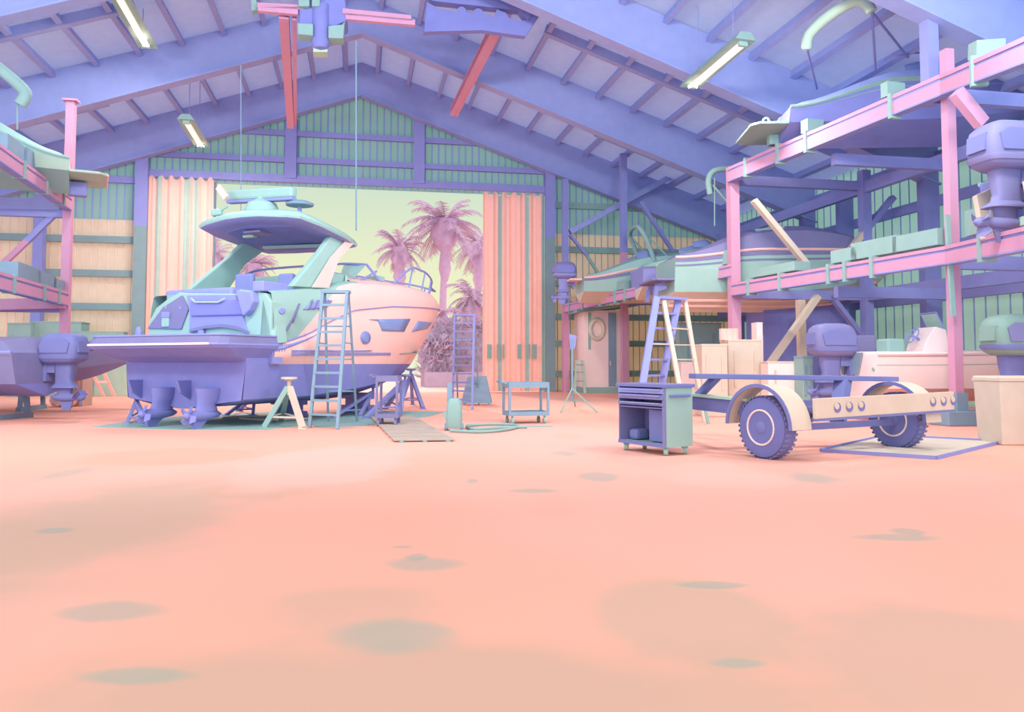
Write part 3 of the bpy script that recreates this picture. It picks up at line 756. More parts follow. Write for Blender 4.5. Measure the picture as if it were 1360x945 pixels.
# middle level at the right edge, big outboard facing the aisle
loc = PU(1366,322,12.1); 
t, pt = boat('centre_console_boat', 'purple boat with a big outboard at the right edge, middle beam of the rack', loc, HA-.05, 6.5, 2.5, 1.3, PUR, PURD, TEALG, None, 'boats on the racks', rub=TEAL)
z0 = PU(1325,160,11.9).z-2.12-loc.z
outboard(t, -.08, -.05, z0, 2.15, MLAV, MLAV, MPUR, MTEAL)
for sg in (-1, 1):
    mb = MB(); mb.prism([V((-.55,sg*.60-.05,.95)),V((-.10,sg*.60-.05,1.15)),V((.05,sg*.60-.05,.5)),V((-.15,sg*.60-.05,.05)),V((-.42,sg*.60-.05,.15))], (0,.12,0)); mb.build('motor_bracket', BEI, t, local=True, bevel=.01)
MB().box((-.1,0,.35),(.35,.72,.16)).build('bracket_plate', GRN, t, local=True, bevel=.01)
# top left rack
loc = PU(92,258,24.6)
t, pt = boat('wake_boat', 'pale green boat with a teal tower on the top beam of the left rack', loc, HA+pi+.30, 7.5, 2.5, 1.6, TEAL, GRN, TEALG, TEALG, 'boats on the racks', stripes=((.62,.98),), rub=TEAL, aft=.5, dome=.35)
platform(t, 2.5, .45, GRN, .95)
MB().prism([V((-.97,-.85,.44)),V((-.99,-.85,.50)),V((-.99,.85,.50)),V((-.97,.85,.44))], (.06,0,.03)).build('platform_edge', PEA, t, local=True)
q = [PU(-40,60,21.5), PU(-10,84,21.5), PU(14,103,21.6), PU(31,119,21.7), PU(33,128,21.7), PU(26,139,21.7)]
MB().tube(spline(q,5), .15, 10).build('tower', TEAL, t, smooth=50)
MB().tube([PU(23,136,21.7), PU(23,172,21.9)], .02, 6).build('tower_leg', TEAL, t)
windshield(t, pt, 1.6, 2.6, 4.2, 1.0, .4, GLS, TEAL, 1.95)
MB().box((-.2,-.2,.2),(.5,.35,.4)).build('stern_drive', PUR, t, local=True, bevel=.04)
# winch block clamped on the upper right beam
f = on_px(b1a,b1b,1026,0,0); c = lerp(V(b1a),V(b1b),f)+Z*.55
MB().box(c+RD*.1,(.42,.3,.42)).build('winch', TEAL, rk, bevel=.03)
for o in (-.2, .25): MB().tube([c+V((o,-.1,.40))+RD*(.11*cos(a_))+Z*(.16*sin(a_)) for a_ in [2*pi*i/14 for i in range(14)]], .035, 6, True).build('winch_ring', GRN, rk)
MB().tube([c+RD*.35+Z*.1, c+RD*.45+Z*.5, c+RD*.55+Z*.85], .04, 6).build('winch_lever', GRN, rk)
# ------------------------------------------------------------------ the big cabin cruiser on stands
BETA = R(25); BF, BS_ = V((sin(BETA),cos(BETA),0)), V((cos(BETA),-sin(BETA),0)); BO = V((-7.2,15.65,0))
cr = thing('cabin_cruiser', 'big cabin cruiser on boat stands before the open door, purple bottom and peach hull sides', 'boat', BO, rz_of(BF))
def ys(px, py, y):                                     # where the pixel's ray meets the lengthwise plane y
    v = PP(px, py, BO-BS_*y, BS_)-BO; return V((v.dot(BF), -v.dot(BS_), v.z))
def xs(px, py, x):                                     # ... or the cross plane x
    v = PP(px, py, BO+BF*x, BF)-BO; return V((v.dot(BF), -v.dot(BS_), v.z))
XT = 1.62
lev_end = [9.25, 9.45, 9.72, 11.2]; full_b = [0, 1.66, 1.77, 1.83]
SHEER = [(1.4,1.66),(1.9,1.72),(2.7,1.94),(3.48,2.27),(4.3,2.55),(5.9,2.74),(8,2.84),(11.2,2.97)]
TOPE = [(1.4,2.72),(3.5,2.98),(4.3,3.2),(6.2,3.30),(8.5,3.30),(10.2,3.17),(11.2,2.99)]
def shp(t, p=2.2, f=.48): return 1.0 if t < f else max(0, 1-((t-f)/(1-f))**p)
def hp(l, t, sg):
    x = lerp(XT, lev_end[l], t)
    b = full_b[l]*shp(t, (2,1.7,1.8,2.3)[l], (.4,.36,.4,.46)[l])*(.955+.045*min(1,t/.25))
    z = (.36+.64*max(0,(t-.45)/.55)**2, .56+.60*max(0,(t-.12)/.88)**1.3, 1.28, interp(SHEER, x))[l]
    return V((x, sg*b, z))
def tope(t, sg):                                       # upper edge of the deck moulding
    x = lerp(XT, 11.05, t); b = 1.70*shp(t, 2.3, .46); return V((x, sg*b, interp(TOPE, x)))
TT = [i/40 for i in range(41)]
mb = MB()
for sg in (-1, 1):
    e_ = [hp(0,0,sg), hp(0,0,sg).lerp(hp(1,0,sg),.5)-V((0,0,.03)), hp(1,0,sg), hp(1,0,sg)+V((0,sg*.03,.02)), hp(2,0,sg)]
    mb.loft([[p-V((.67,0,0)) for p in e_], e_], False, False)
    mb.loft([[hp(0,t,sg), hp(0,t,sg).lerp(hp(1,t,sg),.5)-V((0,0,.03)), hp(1,t,sg), hp(1,t,sg)+V((0,sg*.03,.02)), hp(2,t,sg)] for t in TT], False, False)
AFT = V((-.67,0,0))
mb.add([hp(0,0,1)+AFT, hp(1,0,1)+AFT, hp(2,0,1)+AFT, hp(2,0,-1)+AFT, hp(1,0,-1)+AFT], [(0,1,2,3,4)])
mb.prism([hp(2,0,1)+AFT, hp(2,0,-1)+AFT, hp(2,0,-1), hp(2,0,1)], (0,0,.2))
bot = mb; mb.build('hull_bottom', PURD, cr, local=True, smooth=28)
mb = MB()
for sg in (-1, 1):
    mb.loft([[hp(2,t,sg).lerp(hp(3,t,sg), f)+V((0, sg*.10*sin(f*pi)*(1-max(0,(t-.5))*1.2), 0)) for f in (0,.2,.4,.6,.8,1)] for t in TT], False, False)
tops = mb; mb.build('topsides', PEAL, cr, local=True, smooth=40)
def upper(x0f, x1f, n=26, sides=(-1,1)):
    mb = MB()
    for sg in sides:
        rings = []
        for i in range(n+1):
            row = []
            for f in (0, .25, .5, .75, 1):
                x = lerp(x0f(f), x1f(f), i/n)
                a = hp(3, min(1,(x-XT)/(lev_end[3]-XT)), sg); b = tope(min(1,(x-XT)/(11.05-XT)), sg)
                row.append(a.lerp(b, f)+V((0, sg*.06*sin(f*pi), 0)))
            rings.append(row)
        mb.loft(rings, False, False)
    return mb
bd = lambda f: 2.35+1.5*f
aft = upper(lambda f: XT, bd, 12); [upper(lambda f: XT, bd, 12, (q,)).build('quarter_moulding', TEALG, cr, local=True, smooth=40) for q in (-1, 1)]
fore = upper(bd, lambda f: lerp(lev_end[3], 11.05, f)); fore.build('foredeck_moulding', PEAL, cr, local=True, smooth=40)
rings = []
for i in range(31):
    x = lerp(4.6, 11.05, i/30); e = tope((x-XT)/(11.05-XT), 1); w_ = e.y; c = .30*sin(min(1, (11.05-x)/2.8)*pi/2)
    rings.append([V((x, w_*k, e.z+c*(1-k*k))) for k in (1,.8,.5,.2,0,-.2,-.5,-.8,-1)])
fd = MB(); fd.loft(rings, False, False); fd.build('foredeck', PEAL, cr, local=True, smooth=40)
# side decks and cockpit coaming
for sg in (-1, 1):
    mb = MB(); rings = []
    for i in range(13):
        x = lerp(XT, 4.65, i/12); e = tope((x-XT)/(11.05-XT), sg)
        rings.append([e, e+V((0,-sg*.1,.05)), e+V((0,-sg*.42,.06)), e+V((0,-sg*.5,-.6))])
    mb.loft(rings, False, False).build('coaming', TEALG, cr, local=True, smooth=40)
MB().box((3.2,0,1.75),(3.1,3.3,.1)).build('cockpit_sole', TEALG, cr, local=True)
# rub rail line and rail at the styling sweep
for sg in (-1, 1):
    MB().tube([hp(3,t,sg)+V((0,sg*.02,0)) for t in TT], .014, 6).build('rub_rail', PUR, cr, local=True)
    MB().tube([hp(3,t,sg)+V((0,sg*.05,-.10)) for t in TT if t < .16], [.05-.045*i/6 for i in range(len([t for t in TT if t < .16]))], 6).build('quarter_stripe', PUR, cr, local=True)
# swim platform
def plat(z, x0, hw, c):
    return [V((XT+.05,-hw,z)),V((x0+c,-hw,z)),V((x0+c*.3,-hw+c*.3,z)),V((x0,-hw+c,z)),V((x0,hw-c,z)),V((x0+c*.3,hw-c*.3,z)),V((x0+c,hw,z)),V((XT+.05,hw,z))]
mb = MB(); mb.loft([plat(1.30,1.0,1.6,.2), plat(1.44,.45,1.72,.2), plat(1.60,.06,1.86,.25), plat(1.655,.02,1.88,.25)]); mb.build('swim_platform', PURD, cr, local=True)
MB().beam(V((0,-1.66,1.672)), V((0,1.66,1.672)), .03, .04).build('platform_edge', PALE, cr, local=True)
mb = MB(); mb.loft([plat(1.655,.01,1.885,.25), plat(1.69,.01,1.885,.25)]); mb.build('platform_fender', PUR, cr, local=True)
mb = MB(); mb.loft([plat(1.69,.06,1.86,.25), plat(1.84,.12,1.82,.25)]); mb.build('platform_top', LAV2, cr, local=True)
mb = MB(); mb.loft([plat(1.835,.10,1.84,.25), plat(1.865,.10,1.84,.25)]); mb.build('platform_deck', PUR, cr, local=True)
MB().prism([V((XT-.04,-1.80,1.72)), V((XT-.04,-1.80,1.30)), V((XT-.04,-.6,1.30)), V((XT-.04,-.6,1.72))], (.3,0,0)).build('stern_corner', PUR, cr, local=True)
# stern wall with its recess, seat and fittings
def panel(name, pts, x, d, m, **k):
    cl = lambda p: V((p.x, max(-1.76, min(1.76, p.y)), p.z))
    return MB().prism([cl(xs(a,b,x)) for a, b in pts], (d,0,0)).build(name, m, cr, local=True, **k)
panel('stern_wall', ((184,449),(192,428),(207,409),(222,397),(238,388),(249,389),(312,390),(318,384),(338,386),(352,389),(366,400),(372,449)), XT-.06, .35, TEALG, bevel=.02)
panel('port_panel', ((193,436),(216,408),(241,392),(250,410),(240,437)), XT-.10, .06, LAV2, bevel=.01)
panel('stern_recess', ((248,392),(312,391),(316,402),(321,415),(328,442),(314,437),(294,434),(272,436),(251,441),(252,420)), XT-.11, .08, PUR, bevel=.01)
panel('recess_cushion', ((252,399),(318,399),(322,418),(253,420)), XT-.16, .08, PURD, bevel=.03)
panel('recess_sill', ((252,437),(272,432),(294,430),(314,433),(327,439),(328,442),(314,437),(294,434),(272,436),(251,441)), XT-.15, .06, LAV2)
panel('seat_back', ((312,385),(334,387),(336,400),(330,412),(322,420),(317,404)), XT-.24, .2, PUR, bevel=.03)
MB().tube([xs(a,b,XT-.2) for a, b in ((254,396),(259,401),(290,401),(299,396))], .018, 6).build('grab_rail', GRN, cr, local=True)
for (a, b, r_, m) in ((220,408,.03,PUR),(239,409,.03,PUR),(267,442,.10,PUR),(184,442,.10,PUR)):
    c = xs(a,b,XT-.1); mb = MB(); mb.sphere((0,0,0), r_, 12, (.5,1,1.5)); mb.v = [c+p for p in mb.v]; mb.build('stern_fitting', m, cr, local=True, smooth=60)
c = xs(220,425,XT-.11); MB().box(c,(.05,.22,.3)).build('shower_hatch', TEALG, cr, local=True, bevel=.02)
c = xs(220,418,XT-.12); MB().box(c,(.05,.24,.14)).build('shower_hatch', PUR, cr, local=True, bevel=.02)
MB().prism([V((XT-.06,-1.83,1.70)),V((XT+.35,-1.84,1.74)),V((XT+.35,-1.70,2.78)),V((XT+.02,-1.66,2.73)),V((XT-.06,-1.55,2.6)),V((XT-.06,-1.5,1.70))], (0,.02,0)).build('corner_cap', TEALG, cr, local=True)
# things painted on or let into the starboard side: laid onto the hull skin
SK = bvh(tops, fore, aft)
ICR = ROOTM[cr.name].inverted(); EL = ICR @ EYE
def drape(name, pts, m, th=.025, off=.012, cuts=3):
    bm = bmesh.new(); vs = [bm.verts.new((a, b, 0)) for a, b in pts]; f = bm.faces.new(vs)
    bmesh.ops.triangulate(bm, faces=[f])
    bmesh.ops.subdivide_edges(bm, edges=bm.edges[:], cuts=cuts, use_grid_fill=True)
    idx = {}; mb = MB(); V3 = []
    for v in bm.verts:
        d = ICR.to_3x3() @ ray(v.co.x, v.co.y)
        h = SK.ray_cast(EL, d.normalized())
        if h[0] is None: h = (EL+d*19, V((0,-1,0)))
        n = h[1] if h[1].y < 0 else -h[1]
        idx[v] = len(V3); V3.append(h[0]+n*off)
    mb.add(V3, [tuple(idx[v] for v in f.verts) for f in bm.faces])
    o = mb.build(name, m, cr, local=True, smooth=60); bm.free()
    md = o.modifiers.new('thick', 'SOLIDIFY'); md.thickness = th; md.offset = 0
    return o
drape('hull_window', ((501,424),(544,424),(536,440),(507,439)), GLS)
drape('hull_window', ((555,426),(573,428),(567,436),(547,440)), GLS)
drape('brow_line', ((490,424),(544,423),(544,425),(503,426)), PUR, .02)
el = [(485+6.5*cos(2*pi*i/16), 448+8.5*sin(2*pi*i/16)) for i in range(16)]
drape('porthole', el, PUR); el = [(485+4.8*cos(2*pi*i/16), 448+6.5*sin(2*pi*i/16)) for i in range(16)]
drape('porthole_glass', el, GLS, .02, .03)
drape('hull_stripe', ((387,471),(387,467.5),(518,468),(518,471)), PUR, cuts=5); drape('hull_stripe', ((387,466),(387,464.5),(440,464.7),(440,466)), PUR)
drape('hull_stripe', ((440,466.2),(440,464.8),(494,465),(490,466)), PUR); drape('hull_stripe', ((530,469),(556,466.5),(553,468),(531,470)), TEAL)
drape('air_intake', ((402,411),(412,403),(424,398),(441,399),(433,409)), PUR)
for i in range(4): drape('intake_bar', ((408+i*7,411),(410+i*7,411),(415+i*7,398.5),(413+i*7,398.5)), LAV2, .02, .03)
drape('quarter_vent', ((386,427),(396,403),(398,403),(389,428)), LAV2); drape('quarter_vent', ((371,450),(391,417),(393,418),(374,450)), LAV2)
drape('quarter_vent', ((342,447),(349,431),(352,432),(345,448)), PUR)
el = [(374+4*cos(2*pi*i/12), 413+4*sin(2*pi*i/12)) for i in range(12)]; drape('side_light', el, PUR)
for i, x in enumerate((366.5,370,374,377.5)): drape('hull_lettering', ((x,462),(x+1.1,462),(x+1.1,(467,467,466,465)[i]),(x,467)), PUR, .01, .01, 1)
# hardtop, pillars, windscreen
def htp(k, dz):
    pl = [(2.62,1.2),(2.72,1.5),(3.3,1.62),(4.3,1.60),(4.95,1.40),(5.2,.7),(5.28,0),(5.2,-.7),(4.95,-1.40),(4.3,-1.60),(3.3,-1.62),(2.72,-1.5),(2.62,-1.2),(2.5,-.5),(2.48,0),(2.5,.5)]
    out = []
    for x, y in pl:
        X, Y = 3.8+(x-3.8)*k, y*k
        out.append(V((X, Y, 4.66-.15*(X-2.6)+dz-.03*Y*Y)))
    return out
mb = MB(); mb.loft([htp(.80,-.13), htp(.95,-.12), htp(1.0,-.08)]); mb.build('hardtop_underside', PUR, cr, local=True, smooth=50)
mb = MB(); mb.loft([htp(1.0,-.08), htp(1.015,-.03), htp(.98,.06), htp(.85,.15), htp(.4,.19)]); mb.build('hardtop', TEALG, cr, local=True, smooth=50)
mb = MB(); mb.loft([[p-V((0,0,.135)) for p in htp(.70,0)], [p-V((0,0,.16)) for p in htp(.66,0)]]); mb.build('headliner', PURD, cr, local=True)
def hz(x, y): return 4.66-.15*(x-2.6)-.13-.03*y*y
MB().beam(V((4.25,.9,hz(4.25,.9)-.06)), V((4.45,-1.0,hz(4.45,1)-.06)), .16, .06).build('roof_light', TEALG, cr, local=True)
MB().beam(V((3.4,.75,hz(3.4,.7)-.06)), V((3.45,.45,hz(3.4,.4)-.06)), .14, .06).build('roof_light', GRN, cr, local=True)
MB().box((3.3,.2,hz(3.3,0)-.05),(.5,.5,.05)).build('roof_hatch', LAV2, cr, local=True)
for sg in (-1, 1):
    y = sg*1.52
    a = [V((2.35,sg*1.62,2.95)), V((3.55,sg*1.60,3.0)), V((4.05,sg*1.50,3.75)), V((4.75,sg*1.42,4.25)), V((4.0,sg*1.42,4.36)), V((3.45,sg*1.48,3.85))]
    MB().prism(a, (0,-sg*.16,0)).build('pillar', TEALG, cr, local=True, bevel=.03)
    b = [V((2.95,sg*1.66,2.98)), V((3.55,sg*1.64,3.02)), V((4.05,sg*1.54,3.75)), V((4.75,sg*1.46,4.24)), V((4.45,sg*1.46,4.28)), V((3.75,sg*1.53,3.75))]
    MB().prism(b, (0,sg*.025,0)).build('pillar_face', PEAL if sg < 0 else LAV2, cr, local=True)
wb = [ys(318,371,1.55), ys(338,360,1.4), ys(380,355,1.0), ys(430,352,.55), ys(458,350,-.5), ys(487,351,-1.15), ys(513,384,-1.35)]
MB().tube(spline(wb[:-1],5)+[wb[-1]], .035, 6).build('windscreen_frame', PUR, cr, local=True)
base = [V((p.x+.12, p.y, min(p.z-.05, 3.35))) for p in wb]
MB().prism([wb[4]+V((0,0,-.02)), wb[5]+V((-.05,0,-.03)), wb[5]+V((-.55,0,-.42)), wb[4]+V((-.2,0,-.42))], (0,.03,0)).build('side_screen', TEALG, cr, local=True)
MB().tube([ys(470,378,-1.3), ys(500,360,-1.2)], .03, 6).build('windscreen_post', PUR, cr, local=True)
mb = MB(); mb.loft([[V((x,y,2.95)) for x, y in ((4.4,1.5),(4.9,.9),(5.1,0),(4.9,-.9),(4.4,-1.5))], [V((x,y,3.42)) for x, y in ((4.55,1.4),(5.05,.8),(5.3,0),(5.05,-.8),(4.55,-1.4))]], False, False); mb.build('dash_front', TEALG, cr, local=True, solid=.05)
MB().box((4.35,0,3.2),(.5,2.7,.5)).build('dashboard', TEALG, cr, local=True, bevel=.05)
for y, x, z, sx in ((.75,3.7,3.15,.5),(-.35,3.9,3.12,.4),(-1.0,4.1,3.18,.4)):
    mb = MB(); mb.box((x,y,z-.35),(.55,sx*1.1,.2)); mb.box((x-.25,y,z-.05),(.14,sx*1.1,.7)); mb.build('helm_seat', PUR, cr, local=True, bevel=.05)
MB().box((2.1,.6,2.5),(.5,2.0,.9)).build('aft_bench', PUR, cr, local=True, bevel=.06)
c = ys(357,381,-1.5); MB().box(c+V((.1,.05,0)),(.75,.3,.22)).build('coaming_cushion', PUR, cr, local=True, bevel=.03)
# radar bar, dome, antennas, mast light
zc = 4.83
mb = MB(); p0, p1 = ys(304,259,0), ys(391,254,0); q0 = V((3.6,.75,5.48)); 
a, b = xs(304,260,3.7), xs(391,255,3.7)
mb.beam(a, b, .22, .26); mb.build('radar_bar', TEALG, cr, local=True, bevel=.06)
MB().beam(a-V((0,0,.16)), b-V((0,0,.16)), .2, .08).build('radar_bar_base', PUR, cr, local=True, bevel=.02)
c = xs(348,280,3.7)
mb = MB(); mb.lathe(c, (0,0,1), [(-.14,.44),(.0,.42),(.18,.34),(.24,.2),(.30,.12),(.42,.1)], 20); mb.build('radar_dome', TEALG, cr, local=True, smooth=40)
MB().lathe(c-V((0,0,.15)), (0,0,1), [(0,.47),(.08,.47)], 20).build('radar_foot', PUR, cr, local=True)
c = xs(398,272,3.9)
MB().lathe(c, (0,0,1), [(-.05,.10),(-.02,.32),(.03,.34),(.09,.2),(.11,.02)], 20).build('satellite_disc', TEALB, cr, local=True, smooth=40)
MB().tube([c-V((0,0,.3)), c], .05, 8).build('disc_stem', PUR, cr, local=True)
a, b = xs(290,248,3.2), xs(301,263,3.2); MB().beam(b, a, .10, .16).build('mast_light', PEAL, cr, local=True, bevel=.02)
a = xs(288,282,3.0); MB().box(a,(.12,.3,.16)).build('horn', TEALG, cr, local=True, bevel=.03); MB().tube([a, a+V((0,-.35,.12))], .025, 6).build('horn_trumpet', TEALG, cr, local=True)
# bow rail
pts = [V((lerp(6.4,10.7,i/8), -(tope((lerp(6.4,10.7,i/8)-XT)/(11.05-XT),1).y-.15), interp(TOPE, lerp(6.4,10.7,i/8))+.62*min(1, i/2+.15))) for i in range(9)]
pts = pts + [V((11.15,0,3.62))]+[V((p.x,-p.y,p.z)) for p in pts[::-1]]
MB().tube(spline(pts,4), .03, 6).build('bow_rail', PUR, cr, local=True)
for i in (2,4,6,8):
    for sg in (0, 1):
        p = V(pts[i]); p.y *= (-1 if sg else 1); q = V((p.x-.25, p.y*1.02, interp(TOPE, p.x)))
        MB().tube([q, p], .025, 6).build('rail_stanchion', PUR, cr, local=True)
MB().box((6.4,-1.0,3.53),(.35,.3,.14)).build('deck_cleat', TEALG, cr, local=True, bevel=.03)
# stern drives
for y in (.42, -.82):
    mb = MB()
    rr = lambda x0, x1, w, z: [V(((x0+x1)/2+(x1-x0)/2*cos(a), y+w*sin(a), z)) for a in [2*pi*i/14 for i in range(14)]]
    mb.loft([rr(.95,1.75,.20,.80), rr(.98,1.65,.17,.62), rr(.98,1.45,.10,.48), rr(.92,1.5,.10,.34)])
    mb.loft([[V((x, y+r_*cos(a), .27+r_*sin(a))) for a in [2*pi*i/12 for i in range(12)]] for x, r_ in ((.75,.03),(.80,.09),(1.0,.12),(1.25,.11),(1.5,.07),(1.6,.02))])
    mb.prism([V((.95,y-.02,.22)),V((1.3,y-.02,.22)),V((1.05,y-.02,.01)),V((.85,y-.02,.01))], (0,.04,0))
    mb.v = [p-V((.42,0,0)) for p in mb.v]; dr = mb.build('stern_drive', PURD, cr, local=True, smooth=40)
    mb = MB(); c = V((.75,y,.27)); mb.lathe(c+V((.08,0,0)), (-1,0,0), [(0,.09),(.14,.07),(.2,.01)], 10)
    for k in range(4):
        a = 2*pi*k/4+.5; d = V((0,cos(a),sin(a))); n = V((0,-sin(a),cos(a)))
        mb.prism([c+d*.05-n*.04, c+d*.14-n*.09+V((.05,0,0)), c+d*.22, c+d*.16+n*.08-V((.05,0,0)), c+d*.05+n*.04], (.02,0,0))
    mb.v = [p-V((.42,0,0)) for p in mb.v]; mb.build('propeller', PURD, dr, local=True)
for y in (1.2,-.2): MB().prism([V((.6,y-.03,.95)),V((.97,y-.03,.95)),V((.97,y-.03,.55)),V((.7,y-.03,.7))], (0,.06,0)).build('trim_tab', PURD, cr, local=True)
# ------------------------------------------------------------------ stands under the big boat
def stand(label, top, feet, m, pad=None, padn=None, chain=True, w=.07, group='boat stands under the cabin cruiser'):
    top = V(top); c = V((top.x, top.y, 0))
    t = thing('boat_stand', label, 'boat stand', c, 0, group)
    feet = [V(f) for f in feet]
    for f in feet:
        MB().beam(top-Z*.12+(f-top)*.04, f+Z*.02, w, w).build('leg', m if not isinstance(m, list) else m[feet.index(f)], t)
        MB().box(f+Z*.012, (.16,.16,.024)).build('foot', m if not isinstance(m, list) else m[feet.index(f)], t)
    mm = m if not isinstance(m, list) else m[0]
    n = len(feet)
    if chain:
        for i in range(n):
            a, b = lerp(top, feet[i], .78), lerp(top, feet[(i+1) % n], .78)
            MB().tube([a, b], .022, 6).build('brace', mm, t)
    MB().tube([top-Z*.32, top], .04, 8).build('screw', mm, t)
    n_ = V(padn or (0,0,1)).normalized(); x = n_.orthogonal().normalized()
    MB().lathe(top, n_, [(-.03,.08),(0,.16),(.04,.16)], 12).build('pad', mm, t)
    return t
def at(a, b): return PZ(a, b)
def cw(x, y, z): return BO+BF*x-BS_*y+Z*z
stand('purple boat stand under the port stern corner of the cruiser', cw(1.15,1.60,.62), (at(169,562), at(197,565), at(186,553)), PUR)
stand('pale stand with one beige leg under the starboard side of the cruiser', PZ(383,568)*1+Z*PP(383,503,PZ(383,568),(0,1,0)).z, (at(402,569), at(351,568), at(373,560)), [BEI, TEAL, TEAL], w=.10)
stand('tall purple stand under the bow, furthest right', cw(9.55,-.10,1.10), (at(562,543), at(530,543), at(548,537)), PUR, w=.10)
stand('purple stand under the starboard bow behind the lavender trolley', cw(7.9,-.95,.95), (at(486,556), at(531,553), at(512,543)), PUR, w=.10)
stand('purple stand behind the stepladder, starboard side of the cruiser', cw(6.0,-1.2,.70), (at(442,555), at(478,553), at(462,548)), PUR)
stand('low purple stand on the far side of the keel, left of the pale stand', cw(4.6,1.45,.66), (at(300,552), at(336,551), at(318,546)), PUR)
for i, (x, lb) in enumerate(((4.2,'stack of keel blocks under the middle of the cruiser'),(7.0,'stack of keel blocks under the forefoot of the cruiser'))):
    c = cw(x,0,0); t = thing('keel_block', lb, 'wood block', c, rz_of(BF), 'keel blocks under the cruiser')
    zt_ = .45 if i == 0 else .50
    for k in range(3): MB().box((0,0,zt_*(k+.5)/3-.005),(.3,.9,zt_/3) if k % 2 == 0 else (.34,.6,zt_/3)).build('timber', PUR, t, local=True, bevel=.01)
def prismup(name, pts, h, m, label, cat, group=None, **k):
    return one(MB().prism([V((p.x,p.y,.0)) for p in pts], (0,0,h)), name, m, label, cat, group, **k)
prismup('shadow_sheet', [at(*p) for p in ((122,567),(205,556),(290,549),(400,547),(418,563),(350,571),(240,571))], .012, TEAL, 'teal sheet painting the shadow on the floor under the stern of the cruiser', 'shadow')  # flat teal shape in place of the cruiser's cast shadow
prismup('shadow_sheet', [at(*p) for p in ((400,556),(470,546),(590,547),(570,553),(480,566),(420,567))], .011, TEAL, 'teal sheet painting the shadow on the floor under the bow of the cruiser', 'shadow')
mb = MB(); mb.tube(spline([at(296,556)+Z*.03, at(330,554)+Z*.03, at(370,555)+Z*.03, at(395,552)+Z*.03, at(372,551.5)+Z*.03, at(335,558)+Z*.03, at(318,556)+Z*.03, at(350,559)+Z*.03, at(412,557)+Z*.03], 6), .025, 6)
one(mb, 'air_hose', BEI, 'beige hose lying in loops on the teal painted shadow under the cruiser', 'hose')

# ------------------------------------------------------------------ stepladders
def stepladder(label, fl, fr, rl, rr, tl, tr, n, mf, mr, group=None, step=.09, w=.06, rear=True, cap=True, mcap=None):
    """front feet, rear feet, top corners (front)"""
    fl, fr, rl, rr, tl, tr = map(V, (fl, fr, rl, rr, tl, tr))
    t = thing('stepladder', label, 'ladder', (fl+fr+rl+rr)/4, 0, group)
    back = ((rl+rr)/2-(fl+fr)/2); back.z = 0; back.normalize()
    for a, b in ((fl,tl),(fr,tr)): MB().beam(a, b, w, w*1.4, back).build('rail', mf, t)
    tb = back*.16
    for a, b in ((rl,tl+tb),(rr,tr+tb)): MB().beam(a, b-Z*.04, w*.7, w*.9, back).build('rear_leg', mr, t)
    for i in range(1, n):
        f = i/n; a, b = lerp(fl,tl,f), lerp(fr,tr,f)
        MB().beam(a, b, step, .045, Z).build('tread', mf, t)
    for f in (.25, .5, .75): MB().beam(lerp(rl,tl+tb,f), lerp(rr,tr+tb,f), .03, .03).build('rear_brace', mr, t)
    d = (tr-tl).normalized()
    MB().beam(tl-d*.04+tb*.5, tr+d*.04+tb*.5, .26, .06).build('top_cap', mcap or mf, t)
    for a, b in ((lerp(fl,tl,.62), lerp(rl,tl+tb,.62)), (lerp(fr,tr,.62), lerp(rr,tr+tb,.62))): MB().tube([a, b], .014, 6).build('spreader', mr, t)
    return t
def up(foot, px, py):                                  # point over a floor spot, at its depth
    return PP(px, py, foot, (0,1,0))
a = at(411,568); b = at(448,570); c_ = at(436,560); d_ = at(474,560); m_ = (b+d_)/2
stepladder('tall stepladder standing before the peach side of the cruiser', a, b, c_, d_, P(429,387,16.3), P(461,387,16.3), 10, TEALB, TEALB)
a = at(601,541); b = at(627,543); c_ = at(608,536); d_ = at(636,537)
stepladder('tall purple stepladder in the doorway right of the bow', a, b, c_, d_, P(604,418,23.6), P(630,418,23.6), 11, PUR, TEALB)
a = at(844,567); b = at(869,561); c_ = at(912,566); d_ = at(936,560)
t = stepladder('wide purple and beige stepladder behind the tool cart', a, b, c_, d_, P(872,395,17.7), P(901,397,18.1), 8, PUR, BEI, step=.10, w=.10)
# ------------------------------------------------------------------ sandwich board, pump, pallet, hose
f0, f1 = at(612,538), at(653,538); zt_ = PP(640,499,f0,(0,1,0)).z
t = thing('sandwich_board', 'blank teal sandwich board standing in the doorway before the purple stepladder', 'board', (f0+f1)/2)
ta, tb = P(621,500,f0.y+.25), P(646,499,f0.y+.25)
MB().prism([f0+Z*.06, f1+Z*.06, tb, ta], (0,.05,0)).build('board', TEALB, t)
g0, g1 = f0+V((0,.6,0)), f1+V((0,.6,0))
MB().prism([g0+Z*.06, g1+Z*.06, tb+V((0,.06,0)), ta+V((0,.06,0))], (0,.05,0)).build('board', TEALB, t)
for p in (f0, f1, g0, g1): MB().box(p+Z*.03+(f1-f0).normalized()*(.1 if p in (f0,g0) else -.1),(.06,.06,.06)).build('foot', TEALB, t)
f0, f1 = at(592,572), at(613,572); w_ = (f1-f0).length; c = (f0+f1)/2
t = thing('dust_extractor', 'teal upright dust extractor with a handle on the floor before the doorway', 'vacuum', c)
mb = MB()
def rb(z, hw, hd): return [c+V((hw*math.copysign(abs(cos(q))**.5,cos(q)), .15+hd*math.copysign(abs(sin(q))**.5,sin(q)), z)) for q in [2*pi*i/20 for i in range(20)]]
mb.loft([rb(.05,w_*.5,.16), rb(.1,w_*.52,.18), rb(.42,w_*.50,.17), rb(.56,w_*.42,.15), rb(.62,w_*.3,.12)]); mb.build('body', TEAL, t, smooth=40)
MB().beam(c+V((-.09,.16,.5)), P(597,508,c.y+.16), .1, .05).build('handle', TEALB, t, bevel=.01)
